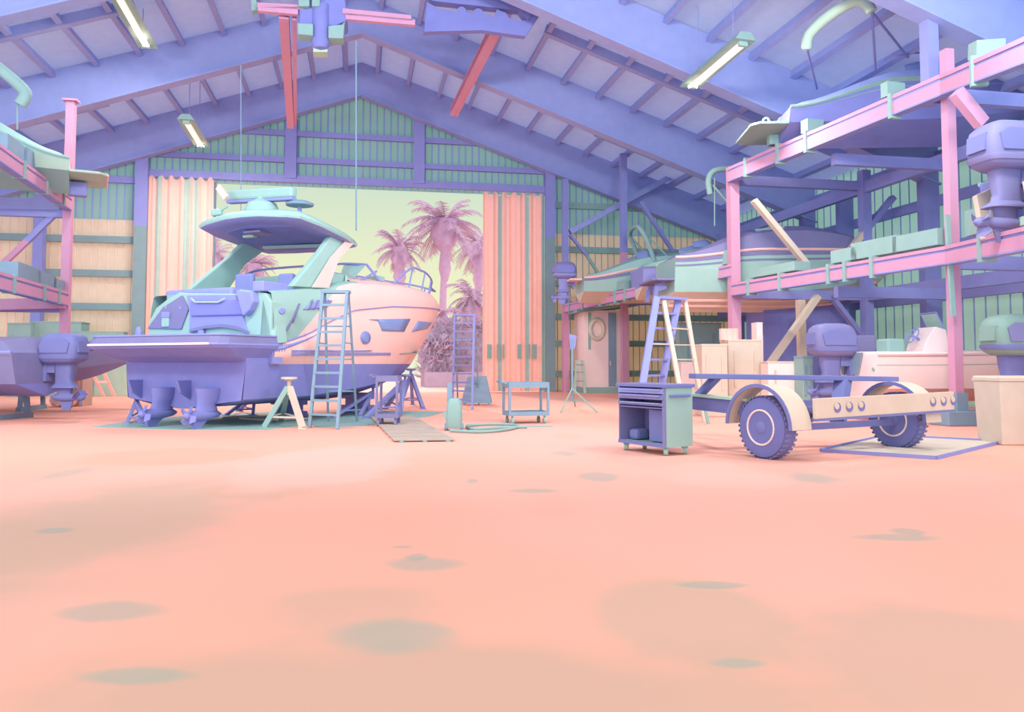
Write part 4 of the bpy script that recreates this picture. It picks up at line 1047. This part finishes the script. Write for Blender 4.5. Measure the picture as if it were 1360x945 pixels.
for s in (-1, 1): MB().lathe(c+V((s*w_*.5,.1,.07)), (1,0,0), [(-.03,.07),(.03,.07)], 12).build('wheel', TEALB, t)
MB().box(c+V((-w_*.55,.05,.3)),(.06,.08,.12)).build('outlet', TEAL, t)
h = [(598,574),(640,575.5),(675,572),(688,567),(660,565),(622,567),(630,571.5),(670,569.5),(700,569)]
one(MB().tube(spline([at(*p)+Z*.035 for p in h], 6), .032, 6), 'suction_hose', TEAL, 'teal hose snaking over the floor right of the dust extractor', 'hose')
q = [at(492,555), at(547,553), at(606,587), at(524,588)]
t = thing('slatted_mat', 'beige slatted duckboard lying on the floor right of the stepladder', 'mat', sum(q, V((0,0,0)))/4)
for i in range(9):
    f0_, f1_ = i/9+.008, (i+.82)/9
    MB().prism([lerp(q[0],q[3],f0_)+Z*.02, lerp(q[1],q[2],f0_)+Z*.02, lerp(q[1],q[2],f1_)+Z*.02, lerp(q[0],q[3],f1_)+Z*.02], (0,0,.02)).build('slat', DUCK, t)
for f in (.12,.5,.88): MB().beam(lerp(q[0],q[1],f)+Z*.01, lerp(q[3],q[2],f)+Z*.01, .06, .02).build('bearer', TEAL, t)
# ------------------------------------------------------------------ trolleys
def trolley(label, fl, fr, dep, h, m, cast, hl=-1, group=None, lowz=.17):
    fl, fr = V(fl), V(fr); d = (fr-fl).normalized(); bk = V((-d.y,d.x,0)); w_ = (fr-fl).length
    t = thing('utility_trolley', label, 'trolley', (fl+fr)/2+bk*dep/2, 0, group)
    def q(a, b, z): return fl+d*(w_*a)+bk*(dep*b)+Z*z
    for a, b in ((0,0),(1,0),(0,1),(1,1)):
        MB().beam(q(a,b,lowz), q(a,b,h), .05, .05, bk).build('leg', m, t)
        c = q(lerp(.08,.92,a),lerp(.08,.92,b),.06)
        cs = MB().lathe(c-Z*.0, d, [(-.025,.03),(-.025,.06),(.025,.06),(.025,.03)], 14).build('caster', cast, t)
        MB().box(c+Z*.07,(.05,.07,.09)).build('caster_fork', cast, cs)
    for z, hh in ((lowz,.09),(h-.06,.12)):
        mb = MB(); mb.prism([q(-.02,-.02,z), q(1.02,-.02,z), q(1.02,1.02,z), q(-.02,1.02,z)], (0,0,.02))
        for (a0,b0,a1,b1) in ((-.02,-.02,1.02,-.02),(1.02,-.02,1.02,1.02),(1.02,1.02,-.02,1.02),(-.02,1.02,-.02,-.02)):
            mb.beam(q(a0,b0,z+hh/2), q(a1,b1,z+hh/2), .025, hh)
        mb.build('tray', m, t)
    e = 0 if hl < 0 else 1; o = d*(hl*.16)
    MB().tube([q(e,.1,h), q(e,.1,h+.08)+o, q(e,.9,h+.08)+o, q(e,.9,h)], .02, 8).build('push_handle', m, t)
    return t
trolley('lavender two tier trolley on casters under the bow of the cruiser', at(500,566), at(527,566), .55, .98, LAV2, LAV2)
trolley('teal two tier trolley on casters right of the doorway', at(677,563), at(728,562), .55, .83, TEALB, TEAL)
one(MB().box(at(705,566)+Z*.006,(.9,.25,.01)), 'floor_shading', TEAL, 'small teal painted shadow on the floor under the right trolley', 'mat')  # thin teal slab drawn as the trolley's shadow
# ------------------------------------------------------------------ lamp tripod, folded barrier, cabin
c = at(760,546)
t = thing('work_light', 'purple work light on a teal tripod left of the tool cart', 'work light', c)
top = PP(760,450,c,(0,1,0))
MB().tube([c+Z*.28, top], .03, 8).build('pole', TEALB, t)
for p in ((745,548),(793,548),(764,540)): 
    f = at(*p); MB().tube([c+Z*.62, f+Z*.02], .022, 6).build('leg', TEAL, t); MB().tube([c+Z*.3, lerp(c+Z*.62, f, .55)], .014, 6).build('brace', TEAL, t)
mb = MB(); a = [P(x,y,c.y) for x, y in ((756,443),(766,446),(764,462),(759,466),(757,462))]; mb.prism(a, (0,.16,0)); mb.build('lamp_head', PUR, t, bevel=.01)
c0 = at(766,522)
t = thing('folding_barrier', 'pale folding barrier standing behind the tripod light', 'barrier', c0)
for x0, x1 in ((763,766),(777,773)): MB().beam(at(x0,522), up(c0,x1,478), .12, .08, V((0,1,0))).build('side', GRN, t)
for yy in (484,494,506): MB().beam(up(c0,765,yy), up(c0,775,yy), .06, .14, V((0,1,0))).build('rail', TEAL, t)
# little peach cabin under the rack
u0 = 33.6
t = thing('storage_cabin', 'small peach storage cabin with a dark door under the far end of the rack', 'cabin', PU(805,515,u0))
r0, r1 = rc(PU(776,500,u0)), rc(PU(836,500,u0)); z1 = PU(800,412,u0).z
def bx(ra, rb_, ua, ub, za, zb): return MB().hexa([B(ra,ua,za),B(rb_,ua,za),B(rb_,ub,za),B(ra,ub,za),B(ra,ua,zb),B(rb_,ua,zb),B(rb_,ub,zb),B(ra,ub,zb)])
bx(r0,r1,u0,u0+1.6,.25,z1).build('wall', PEAB, t)
bx(r0-.1,r1+.1,u0-.1,u0+1.6,0,.25).build('plinth', TEAL, t)
MB().prism([B(r0-.4,u0-.25,z1-.12),B(r1+.4,u0-.25,z1+.22),B(r1+.4,u0+1.7,z1+.22),B(r0-.4,u0+1.7,z1-.12)], (0,0,.14)).build('roof', TEAL, t)
rA_, rB_ = rc(PU(808,460,u0)), rc(PU(818,460,u0)); dd = bx(rA_,rB_,u0-.06,u0,.3,z1-.1).build('door', TEALB, t)
MB().box(B(rA_+.06,u0-.1,1.3),(.05,.06,.2)).build('door_handle', BEI, dd)
rA_ = rc(PU(782,440,u0)); bx(rA_-.03,rA_+.07,u0-.06,u0,1.9,z1-.1).build('corner_strip', TEAL, t)
mb = MB(); c = PU(793,437,u0-.1); mb.tube([c+RD*(.30*cos(q))+Z*(.42*sin(q)) for q in [2*pi*i/20 for i in range(20)]], .09, 8, True)
one(mb, 'hose_coil', BEI, 'beige coil of hose hanging on the wall of the peach cabin', 'hose')
# ------------------------------------------------------------------ tool cart
A_, B_, C_ = at(822,597), at(884,606), at(916,600)
C_ = A_+ (C_-B_) + (B_-A_)
dx = (B_-A_).normalized(); w_ = (B_-A_).length; dy = V((-dx.y, dx.x, 0)); dep = .52
tc_ = thing('tool_cart', 'teal tool cart with an open front on casters left of the trailer', 'tool cart', A_+dx*w_/2+dy*dep/2, rz_of(dx))
hw, hd = w_/2, dep/2; zb, zt2 = .12, .98
def part(name, m, boxes, **k):
    mb = MB()
    for c, d in boxes: mb.box(c, d)
    return mb.build(name, m, tc_, local=True, **k)
part('side_panel', TEALG, [((hw-.012,0,(zb+zt2)/2),(.024,dep,zt2-zb))]); part('side_panel', MLAV, [((-hw+.012,0,(zb+zt2)/2),(.024,dep,zt2-zb))])
part('back_panel', MLAV, [((0,hd-.012,(zb+zt2)/2),(w_-.05,.02,zt2-zb))])
part('bottom_shelf', TEALG, [((0,0,zb+.02),(w_-.05,dep,.03))]); part('bottom_rail', MPUR, [((0,-hd-.002,zb+.02),(w_,.02,.05))])
part('inner_box', MPUR, [((w_*.22,.06,.40),(w_*.42,dep*.7,.46))], bevel=.01); part('inner_bag', MPUR, [((-w_*.34,.0,.24),(w_*.2,dep*.5,.16))], bevel=.05)
part('upper_shelf', MLAV, [((0,0,.66),(w_-.05,dep-.03,.02))])
for z, hgt, m in ((.815,.07,MLAV),(.715,.045,MLAV),(.90,.07,PUR)):
    dr = part('drawer', m, [((0,-hd-.006,z),(w_-.03,.03,hgt))], bevel=.004)
    MB().beam((-w_*.42,-hd-.03,z+hgt*.25),(w_*.42,-hd-.03,z+hgt*.25),.02,.012).build('drawer_pull', PURR, dr, local=True)
part('worktop', MPUR, [((0,0,zt2),(w_+.06,dep+.06,.05))], bevel=.008)
part('side_handle', MPUR, [((hw+.03,0,.84),(.03,dep*.75,.04))], bevel=.01)
part('corner_post', MLAV, [((hw-.02,-hd,(zb+zt2)/2),(.05,.03,zt2-zb))])
for sx_ in (-1, 1):
    for sy in (-1, 1):
        c = V((sx_*(hw-.08), sy*(hd-.08), .062))
        cs = MB().lathe(c, (.7,.7,0), [(-.03,.03),(-.03,.062),(.03,.062),(.03,.03)], 14).build('caster', TEALG, tc_, local=True)
        MB().box(c+V((0,0,.06)),(.07,.07,.07)).build('caster_fork', GRN, cs, local=True)
# ------------------------------------------------------------------ boat trailer
W1, W2 = V((3.50,10.98,.425)), V((5.95,12.35,.425))
ax = (W2-W1).normalized(); ax.z = 0; ax.normalize(); fwd = V((-ax.y, ax.x, 0))       # fwd: towards the tongue, away from camera
trl = thing('boat_trailer', 'purple and beige two wheeled boat trailer seen from behind right of the tool cart', 'trailer', (W1+W2)/2-Z*.425)
FEN = mat('fender_beige', (212,194,172), k=1.05, noise=.03)
def wheel(c, out):
    r = .425; mb = MB()
    mb.lathe(c, out, [(-.13,.25),(-.135,.34),(-.115,.40),(-.07,.425),(0,.432),(.07,.425),(.115,.40),(.135,.34),(.125,.25)], 40)
    w = mb.build('tyre', RUB, trl, smooth=35)
    mb = MB()
    for k in range(36):
        a = 2*pi*k/36; d = ax*0+Z*sin(a)+fwd*cos(a); tn = Z*cos(a)-fwd*sin(a)
        for s in (-.07, .07): mb.beam(c+out*(s-.04)+d*.4275, c+out*(s+.04)+d*.4275, .035, .012, d)
    mb.build('tread', LAV2, w)
    mb = MB(); mb.lathe(c, out, [(-.10,.25),(.02,.22),(.05,.24),(.125,.255),(.135,.245),(.10,.22),(.05,.16),(.075,.13),(.09,.10)], 32); mb.build('rim', LAV2, w, smooth=35)
    mb = MB(); mb.lathe(c, out, [(.05,.10),(.13,.085),(.145,.05),(.147,0)], 20); mb.build('hub_cap', MPUR, w, smooth=35)
    for r_, q in ((.235,.015),(.125,.010)):
        mb = MB(); mb.tube([c+out*(.13 if r_ > .2 else .09)+fwd*(r_*cos(a))+Z*(r_*sin(a)) for a in [2*pi*i/32 for i in range(32)]], q, 6, True); mb.build('rim_ring', PALE, w, smooth=60)
wheel(W1, -ax); wheel(W2, -ax)
def fender(c, side):
    mb = MB(); n = 18; rings = []
    for i in range(n+1):
        a = R(2+178*i/n); d = fwd*cos(a)+Z*sin(a)
        o = c+d*.585; i_ = c+d*.56
        rings.append([o-ax*.19, o+ax*.19, i_+ax*.19, i_-ax*.19])
    mb.loft(rings); f = mb.build('fender', FEN, trl, smooth=50)
    mb = MB(); rings = []
    for i in range(n+1):
        a = R(2+178*i/n); d = fwd*cos(a)+Z*sin(a); rings.append([c-ax*.20+d*.595, c-ax*.185+d*.595, c-ax*.185+d*.545, c-ax*.20+d*.545])
    mb.loft(rings); mb.build('fender_edge', MPUR, f)
fender(W1, -1); fender(W2, 1)
def tq(a, f, z): return V((W1.x,W1.y,0))+ax*a+fwd*f+Z*z
TW = (W2-W1).length
MB().beam(tq(.1,0,.40), tq(TW-.1,0,.40), .09, .09).build('axle', MPUR, trl)
# rear light beam with its round cut outs
b0, b1 = tq(.20,-.62,.70), tq(TW+.42,-.62,.74)
rear = MB().beam(b0, b1, .05, .27).build('rear_beam', FEN, trl, bevel=.006)
MB().beam(b0-Z*.15, b1-Z*.15, .07, .03).build('rear_lip', MPUR, rear)
for px in (1110,1126,1142,1237,1251,1264):
    f = on_px(b0, b1, px, 0, 0); c = lerp(b0,b1,f)-fwd*.028
    MB().lathe(c, -fwd, [(0,.068),(.006,.068)], 20).build('light_hole', MPUR, rear)
    MB().lathe(c-fwd*.004+ax*-.022+Z*.02, -fwd, [(0,.045),(.012,.04)], 18).build('light_lens', FEN, rear)
# side rails to the tongue, cross bunk, posts
for a in (.42, TW-.42): MB().beam(tq(a,-.6,.62), tq(a,1.1,.62), .09, .16).build('side_rail', MPUR, trl)
MB().beam(tq(.05,.35,.66), tq(-.05,2.1,.72), .10, .20).build('side_rail', MPUR, trl); MB().beam(tq(.05,.35,.78), tq(-.05,2.1,.84), .16, .04).build('rail_top', GRN, trl)
MB().beam(tq(TW-.42,1.1,.62), tq(TW/2,3.4,.62), .09, .14).build('side_rail', MPUR, trl); MB().beam(tq(.42,1.1,.62), tq(TW/2,3.4,.62), .09, .14).build('side_rail', MPUR, trl)
p0, p1 = P(919,499,11.9), P(1187,503,12.5)
MB().beam(p0, p1, .26, .075).build('cross_bunk', MPUR, trl, bevel=.01)
MB().beam(lerp(p0,p1,.74)-Z*.02, tq(1.0,.1,.44)+ax*.55, .16, .2, fwd).build('bunk_post', MPUR, trl)
MB().beam(lerp(p0,p1,.12), tq(.0,1.5,.7), .1, .1, fwd).build('bunk_post', MPUR, trl)
MB().beam(tq(.35,.25,.72), tq(TW-.2,.25,.74), .12, .07).build('cross_member', MPUR, trl)
MB().tube([tq(.28,-.2,.42), tq(.28,-.55,.56)], .03, 8).build('mud_bracket', MPUR, trl)
f = at(941,563); MB().beam(PP(936,540,f,(0,1,0)), f, .06, .06, V((0,1,0))).build('jack_leg', TEAL, trl)
# spring hanger at the left wheel
mb = MB()
for i in range(9): mb.lathe(tq(.22,-.12,.22+.045*i), Z, [(0,.05),(.02,.055),(.03,.05)], 10)
o_ = mb.build('spring', LAV2, trl)
MB().beam(tq(.26,-.45,.66), tq(.5,-.45,.66), .3, .05).build('spring_plate', MPUR, trl)
# plywood sheet, bin, boxes
ply = [at(1091,600), at(1243,610), at(1331,588), at(1176,580)]
t = thing('plywood_sheet', 'beige plywood sheet with dark edges on the floor under the right trailer wheel', 'sheet', sum(ply, V((0,0,0)))/4)
MB().prism([p+Z*.003 for p in ply], (0,0,.02)).build('board', BEI, t)
for i in range(4):
    a, b = ply[i], ply[(i+1) % 4]; o = ((a+b)/2-sum(ply, V((0,0,0)))/4).normalized()*.012
    MB().beam(a+o+Z*.026, b+o+Z*.026, .03, .05).build('edge_strip', PUR, t)
f0 = at(1328,592); t = thing('waste_bin', 'tall beige bin at the right edge before the outboard', 'bin', f0+V((.50,.42,0)), 0)
zt_ = PP(1335,502,f0,(0,1,0)).z
mb = MB(); mb.loft([[V((x*k,y*k,z)) for x, y in ((-.42,-.35),(.42,-.35),(.42,.35),(-.42,.35))] for z, k in ((0,.94),(.02,.97),(zt_-.05,1.05))]); mb.build('body', BEI, t, local=True, bevel=.02)
mb = MB(); mb.loft([[V((x*k,y*k,z)) for x, y in ((-.42,-.35),(.42,-.35),(.42,.35),(-.42,.35))] for z, k in ((zt_-.05,1.07),(zt_,1.07),(zt_+.03,1.0))]); mb.build('rim', FEN, t, local=True)
def crate(name, label, cat, x0, x1, ytop, Y, dep, m, lid=None, zb=0.0, group=None, rz=0):
    a, b = P(x0,ytop,Y), P(x1,ytop,Y); z1 = a.z; c = V(((a.x+b.x)/2, Y+dep/2, zb)); w_ = b.x-a.x
    t = thing(name, label, cat, c, rz, group)
    MB().box((0,0,(z1-zb)/2),(w_,dep,z1-zb)).build('body', m, t, local=True, bevel=.015)
    MB().box((0,0,z1-zb+.02),(w_*1.03,dep*1.03,.05)).build('lid', lid or m, t, local=True, bevel=.01)
    for k in (-1, 1): MB().box((k*w_*.3,-dep/2-.01,(z1-zb)*.62),(.05,.03,(z1-zb)*.5)).build('strap', lid or m, t, local=True)
    return t
crate('storage_box', 'tall beige carton left of the pink post, behind the trailer', 'box', 932,966,459,19.5,.8,FEN, BEI)
crate('storage_box', 'wide beige carton behind the pink post', 'box', 967,1011,453,20.3,.8,BEI, FEN)
crate('storage_box', 'long low peach box under the beige props', 'box', 1020,1066,482,19.6,.6,PEAB,FEN)
crate('tool_chest', 'teal chest behind the purple outboard of the open boat', 'chest', 1066,1080,475,19.0,.6,TEAL, TEALB)
crate('storage_cabinet', 'teal cabinet standing at the back wall behind the wide stepladder', 'cabinet', 902,958,430,30.0,.8,TEAL, TEALB)
crate('storage_cabinet', 'low peach cabinet at the back wall right of the wide stepladder', 'cabinet', 905,1010,482,28.5,.8,PEAB, PEAB)
crate('storage_cabinet', 'pale peach locker standing on end beside the dark covered boat', 'cabinet', 1005,1013,430,21.8,.5,PEAB, PEAB)
for i, (x, r_) in enumerate(((962,.13),(969,.14),(975,.12))):
    c = P(x,453,19.9); c = V((P(x,453,20.7).x, 20.7, P(980,453,20.3).z+.045))
    t = thing('paint_tin', ('peach tin on the wide carton, left one of three','peach tin on the wide carton, middle one of three','peach tin on the wide carton, right one of three')[i], 'tin', c, 0, 'tins on the wide carton')
    MB().lathe((0,0,0), Z, [(0,r_),(.26,r_)], 16).build('can', PEA, t, local=True, smooth=40); MB().lathe((0,0,.26), Z, [(0,r_*1.05),(.03,r_*1.05),(.035,r_*.9)], 16).build('lid', FEN, t, local=True, smooth=40)
# ------------------------------------------------------------------ boats on the floor, right
def bstand(t, L, W, D, k=.25, m=TEALB, zk=.45):
    for x in (L*.15, L*.55):
        for sg in (-1, 1): MB().beam(V((x,sg*W*.32,-zk)), V((x,sg*W*.26,D*.22)), .10, .10, V((1,0,0))).build('cradle_post', m, t, local=True)
        MB().beam(V((x,-W*.36,-zk+.06)), V((x,W*.36,-zk+.06)), .12, .12).build('cradle_bar', m, t, local=True)
def console(t, x, z, m, m2, wheel=True):
    mb = MB(); mb.prism([V((x-.25,-.35,z)),V((x+.45,-.35,z)),V((x+.35,-.35,z+.55)),V((x+.1,-.35,z+.62)),V((x-.1,-.35,z+.35))], (0,.7,0)); cn = mb.build('console', m, t, local=True, bevel=.02)
    MB().tube([V((x+.35,-.3,z+.55)), V((x+.15,-.3,z+.95)), V((x+.15,.3,z+.95)), V((x+.35,.3,z+.55))], .018, 6).build('screen_frame', PUR, cn, local=True)
    MB().prism([V((x+.33,-.3,z+.56)),V((x+.16,-.3,z+.92)),V((x+.16,.3,z+.92)),V((x+.33,.3,z+.56))], (.01,0,.005)).build('screen', TEALG, cn, local=True)
    c = V((x-.28,-.05,z+.42)); n = V((-1,0,.6)).normalized(); a_ = n.orthogonal().normalized(); b_ = n.cross(a_)
    w = MB().tube([c+a_*(.19*cos(q))+b_*(.19*sin(q)) for q in [2*pi*i/20 for i in range(20)]], .018, 6, True).build('steering_wheel', PUR, cn, local=True)
    for k in range(3): MB().tube([c, c+a_*(.19*cos(2.1*k))+b_*(.19*sin(2.1*k))], .012, 5).build('spoke', PUR, w, local=True)
    MB().tube([c, c-n*.2], .03, 6).build('column', PUR, w, local=True)
loc = PU(1132,540,16.6); loc.z = .42
t, pt = boat('open_boat', 'pale peach open boat with a steering console, on the floor behind the trailer', loc, HA-.10, 7.0, 2.4, 1.08, PEAB, PEAB, PEAB, TEAL, None, stripes=((.86,.93),(.28,.31)), rub=PEAB, coam=.05)
outboard(t, -.16, .0, -.10, 1.9, MLAV, MPUR, MPUR, MLAV); bstand(t, 7.0, 2.4, 1.08, zk=.42)
console(t, 1.75, 1.1, PEAB, PUR)
MB().box((.75,-.35,1.26),(.42,.5,.34)).build('leaning_seat', TEAL, t, local=True, bevel=.05); MB().box((.55,.75,1.32),(.7,.5,.45)).build('cooler_seat', LAV2, t, local=True, bevel=.04)
mb = MB(); mb.prism([V((-.02,-.55,1.12)),V((-.02,-.35,.62)),V((-.02,.35,.62)),V((-.02,.55,1.12))], (-.03,0,0)); mb.build('motor_well', TEALB, t, local=True)
for y in (-.95,.95): MB().lathe(V((-.0,y,.75)), (-1,0,0), [(0,.05),(.03,.04)], 10).build('tow_eye', TEAL, t, local=True)
loc = PU(1388,556,12.6); loc.z = .45
t, pt = boat('open_boat', 'pale peach boat at the right edge with a large teal sided outboard', loc, HA-.06, 6.0, 2.3, 1.02, PEAB, PEAB, PEAB, TEAL, None, stripes=((.9,.95),), rub=PEA, coam=.05)
outboard(t, -.2, .1, -.16, 1.92, MTEAL, MPUR, MLAV, MTEAL, rear=MTEAL); bstand(t, 6.0, 2.3, 1.02, zk=.45)
for sg in (-1, 1): MB().prism([V((-.03,sg*.62-.25,1.03)),V((-.03,sg*.62+.25,1.03)),V((-.03,sg*.62+.3-.0,.5)),V((-.03,sg*.62-.1,.5))], (-.05,0,0)).build('transom_pad', PEA, t, local=True)
MB().box((-.2,.15,.42),(.35,.7,.5)).build('motor_bracket', PUR, t, local=True, bevel=.03)
crate('covered_load', 'tall load under a dark purple tarpaulin in the shade under the rack', 'load', 1014,1128,402,26.6,2.0,PURD,PURD)
# ------------------------------------------------------------------ left side: boat with outboard, boat behind, crates
loc = PU(62,520,20.0); loc.z = .55
t, pt = boat('outboard_boat', 'lavender boat with a purple outboard on a teal cradle at the left edge', loc, HA+pi-.32, 7.0, 2.4, .98, PURD, LAV2, LAV2, LAV, None, stripes=((.82,.9),), rub=PUR, coam=.28)
outboard(t, -.12, .0, -.32, 1.78, MPUR, MPUR, MPUR, None)
bstand(t, 7.0, 2.4, .98, zk=.55)
MB().beam(V((1.6,.5,-.30)), V((7,.5,-.30)), .12, .34).build('cradle_rail', TEALB, t, local=True); MB().beam(V((1.0,.5,-.50)), V((7,.5,-.50)), .14, .10).build('cradle_rail', TEALB, t, local=True)
loc = B(-12.3, 24.5, .75)
t, pt = boat('lavender_hull', 'lavender boat hull with its bow pointing at the cruiser, behind the outboard boat', loc, HA-.06, 6.2, 2.2, .85, PUR, LAV2, LAV2, None, None, rub=PUR)
bstand(t, 6.2, 2.2, .85, zk=.75)
crate('covered_pallet', 'narrow teal covered stack at the far left of the back wall', 'stack', 8,36,430,31.0,1.0,TEAL,TEAL,rz=AL)
crate('covered_pallet', 'wide teal covered stack behind the left pink post', 'stack', 40,102,428,31.6,1.0,TEAL,TEAL,rz=AL)
crate('covered_pallet', 'low teal covered stack left of the purple column', 'stack', 103,160,441,31.8,.6,TEAL,TEAL,rz=AL)
crate('leaning_panel', 'pale green panel standing behind the sawhorse', 'panel', 126,172,474,31.75,.12,GRN,GRN)
crate('carton', 'peach carton on the floor right of the left outboard', 'box', 86,110,497,24.2,.6,FEN,PEA)
t = thing('sawhorse', 'peach sawhorse standing in front of the pale green panel', 'sawhorse', at(130,527))
for (a, b, c, d) in ((118,488,110,526),(119,488,138,526),(135,488,152,526),(122,488,134,522)): 
    f = at(c,d); MB().beam(PP(a,b,at(130,527),(0,1,0)), f, .11, .07, V((0,1,0))).build('leg', PEA, t)
MB().beam(P(116,489,at(130,527).y), P(137,488,at(130,527).y), .12, .12).build('top_rail', PEA, t)
MB().beam(P(129,507,at(130,527).y), P(143,507,at(130,527).y), .08, .08).build('cross_rail', PEA, t)
c = at(84,540); t = thing('rag_bag', 'pale crumpled bag on the floor under the left outboard', 'bag', c)
mb = MB(); mb.sphere((0,0,0), .34, 12, (1.2,.8,.75)); mb.v = [p*(1+.18*sin(p.x*17+p.z*11)*cos(p.y*13)) for p in mb.v]; mb.v = [V((p.x,p.y,max(p.z+.2,0))) for p in mb.v]; mb.build('sack', PALE, t, local=True)
MB().lathe((.1,0,.42), (.3,0,1), [(0,.06),(.1,.1)], 8).build('knot', PALE, t, local=True)
# ------------------------------------------------------------------ palms and planting beyond the door
def palm(label, px, pyc, Y, rad, nf, seed, trunk=.3, skirt=1.0, droop=1.0, group='palms beyond the door', hz=0.0):
    rn = random.Random(seed); c = P(px, pyc, Y); base = V((c.x, c.y, hz))
    t = thing('palm_tree', label, 'palm tree', base, 0, group)
    pts = [lerp(base, c-Z*rad*.3, f)+V((.15*sin(f*4+seed),0,0)) for f in [i/10 for i in range(11)]]
    rr = [trunk*(1.15-.35*f) for f in [i/10 for i in range(11)]]; 
    MB().tube(pts, rr, 10).build('trunk', MAUV, t, smooth=50)
    mb = MB()
    k = c-Z*rad*.5
    mb.lathe(k-Z*rad*.75*skirt, Z, [(0,trunk*.9),(rad*.25*skirt,trunk*1.7),(rad*.5*skirt,trunk*1.4),(rad*.6*skirt,trunk*1.2),(rad*.95*skirt,rad*.36),(rad*1.3*skirt,rad*.26)], 14)
    mb.build('dead_skirt', MAUV, t, smooth=50)
    mb = MB()
    for i in range(nf):
        az = 2*pi*i/nf*2.618+rn.uniform(-.2,.2); el = rn.uniform(-.75,1.15)
        L_ = rad*rn.uniform(.8,1.1); d = V((cos(az)*cos(el), sin(az)*cos(el), sin(el)))
        n = 9; p = V(c); q = [V(p)]; dd = V(d)
        for j in range(n):
            dd = (dd-Z*(.20*droop*(j/n+.25))).normalized(); p = p+dd*(L_/n); q.append(V(p))
        mb.tube(q, [rad*.018*(1-j/(n+1)) for j in range(n+1)], 4)
        for j in range(2, n+1):
            tn = (q[j]-q[j-1]).normalized(); sd = tn.cross(Z); 
            if sd.length < .1: sd = V((1,0,0))
            sd.normalize(); w = L_*.30*(1-abs(j/n-.62)*.9)
            for sg in (-1, 1):
                for h in (0, .5):
                    a = lerp(q[j-1], q[j], h); tip = a+(sd*sg*.8+tn*.75-Z*rn.uniform(.25,.6)).normalized()*w
                    b = a+tn*(L_/n*.38)
                    mb.add([a, b, tip, (a+b)/2-Z*.03*w], [(0,1,2),(0,2,3),(1,3,2)])
    mb.build('crown', MAUV, t)
    return t
palm('tallest palm tree, in the right half of the doorway', 591, 297, 62, 3.4, 52, 3, .29, 1.1)
palm('shorter palm tree standing right of the bow rail', 531, 330, 60, 2.2, 50, 5, .30, 1.0)
palm('palm tree half hidden by the right door leaves', 636, 326, 70, 2.9, 48, 9, .32, 1.1)
palm('palm tree crown seen under the hardtop of the cruiser', 338, 352, 58, 1.9, 40, 12, .3)
palm('palm tree just right of the left door leaves', 284, 340, 60, 2.0, 40, 15, .3)
palm('low palm with long arching fronds beside the tallest trunk', 578, 432, 52, 2.6, 30, 21, .18, .3, 1.8)
palm('bushy low palm in front of the hedge', 625, 395, 54, 2.3, 40, 24, .25, .4, 1.5)
def bush(label, x0, x1, ytop, Y, m, seed, name='hedge', cat='hedge'):
    rn = random.Random(seed); mb = MB(); a, b = P(x0,ytop,Y), P(x1,ytop,Y); n = 26
    top = [V((lerp(a.x,b.x,i/n), Y, a.z*(1-.10*abs(sin(i*1.7+seed))-.05*rn.random()))) for i in range(n+1)]
    for i in range(620):
        f = rn.random(); k = min(n-1, int(f*n)); zt_ = top[k].z
        c = V((lerp(a.x,b.x,f), Y+rn.uniform(-.75,.55), zt_*(1-.95*rn.random()**2.2)))
        d = V((rn.uniform(-1,1), rn.uniform(-.9,.3), rn.uniform(.1,1.3))).normalized(); L_ = rn.uniform(.35,.8); sd = d.cross(V((rn.random(),rn.random(),.3))).normalized()*L_*.13
        nn = d.cross(sd).normalized()*.03
        mb.add([c, c+d*L_*.5+sd, c+d*L_, c+d*L_*.5-sd, c+d*L_*.45+nn], [(0,1,4),(1,2,4),(2,3,4),(3,0,4),(0,3,2,1)])
    mb.prism([V((a.x,Y-.4,-.02)),V((b.x,Y-.4,-.02)),V((b.x,Y-.4,a.z*.9)),V((a.x,Y-.4,a.z*.86))], (0,1.2,0))
    return one(mb, name, m, label, cat)
bush('mauve hedge closing the yard behind the purple stepladder', 566, 668, 425, 47, MAUD, 2)
bush('lower mauve hedge at the foot of the tallest palm', 560, 600, 452, 45.5, MAUD, 4)
bush('pale green far hedge seen under the bow of the cruiser', 470, 575, 470, 90, mat('far_green', (206,226,200), k=1.1), 6)
a = P(565,494,44); one(MB().box(((P(605,500,44)).x,44,a.z/2),(3.4,.3,a.z)), 'yard_wall', MAUD, 'low mauve wall at the edge of the yard outside', 'wall')
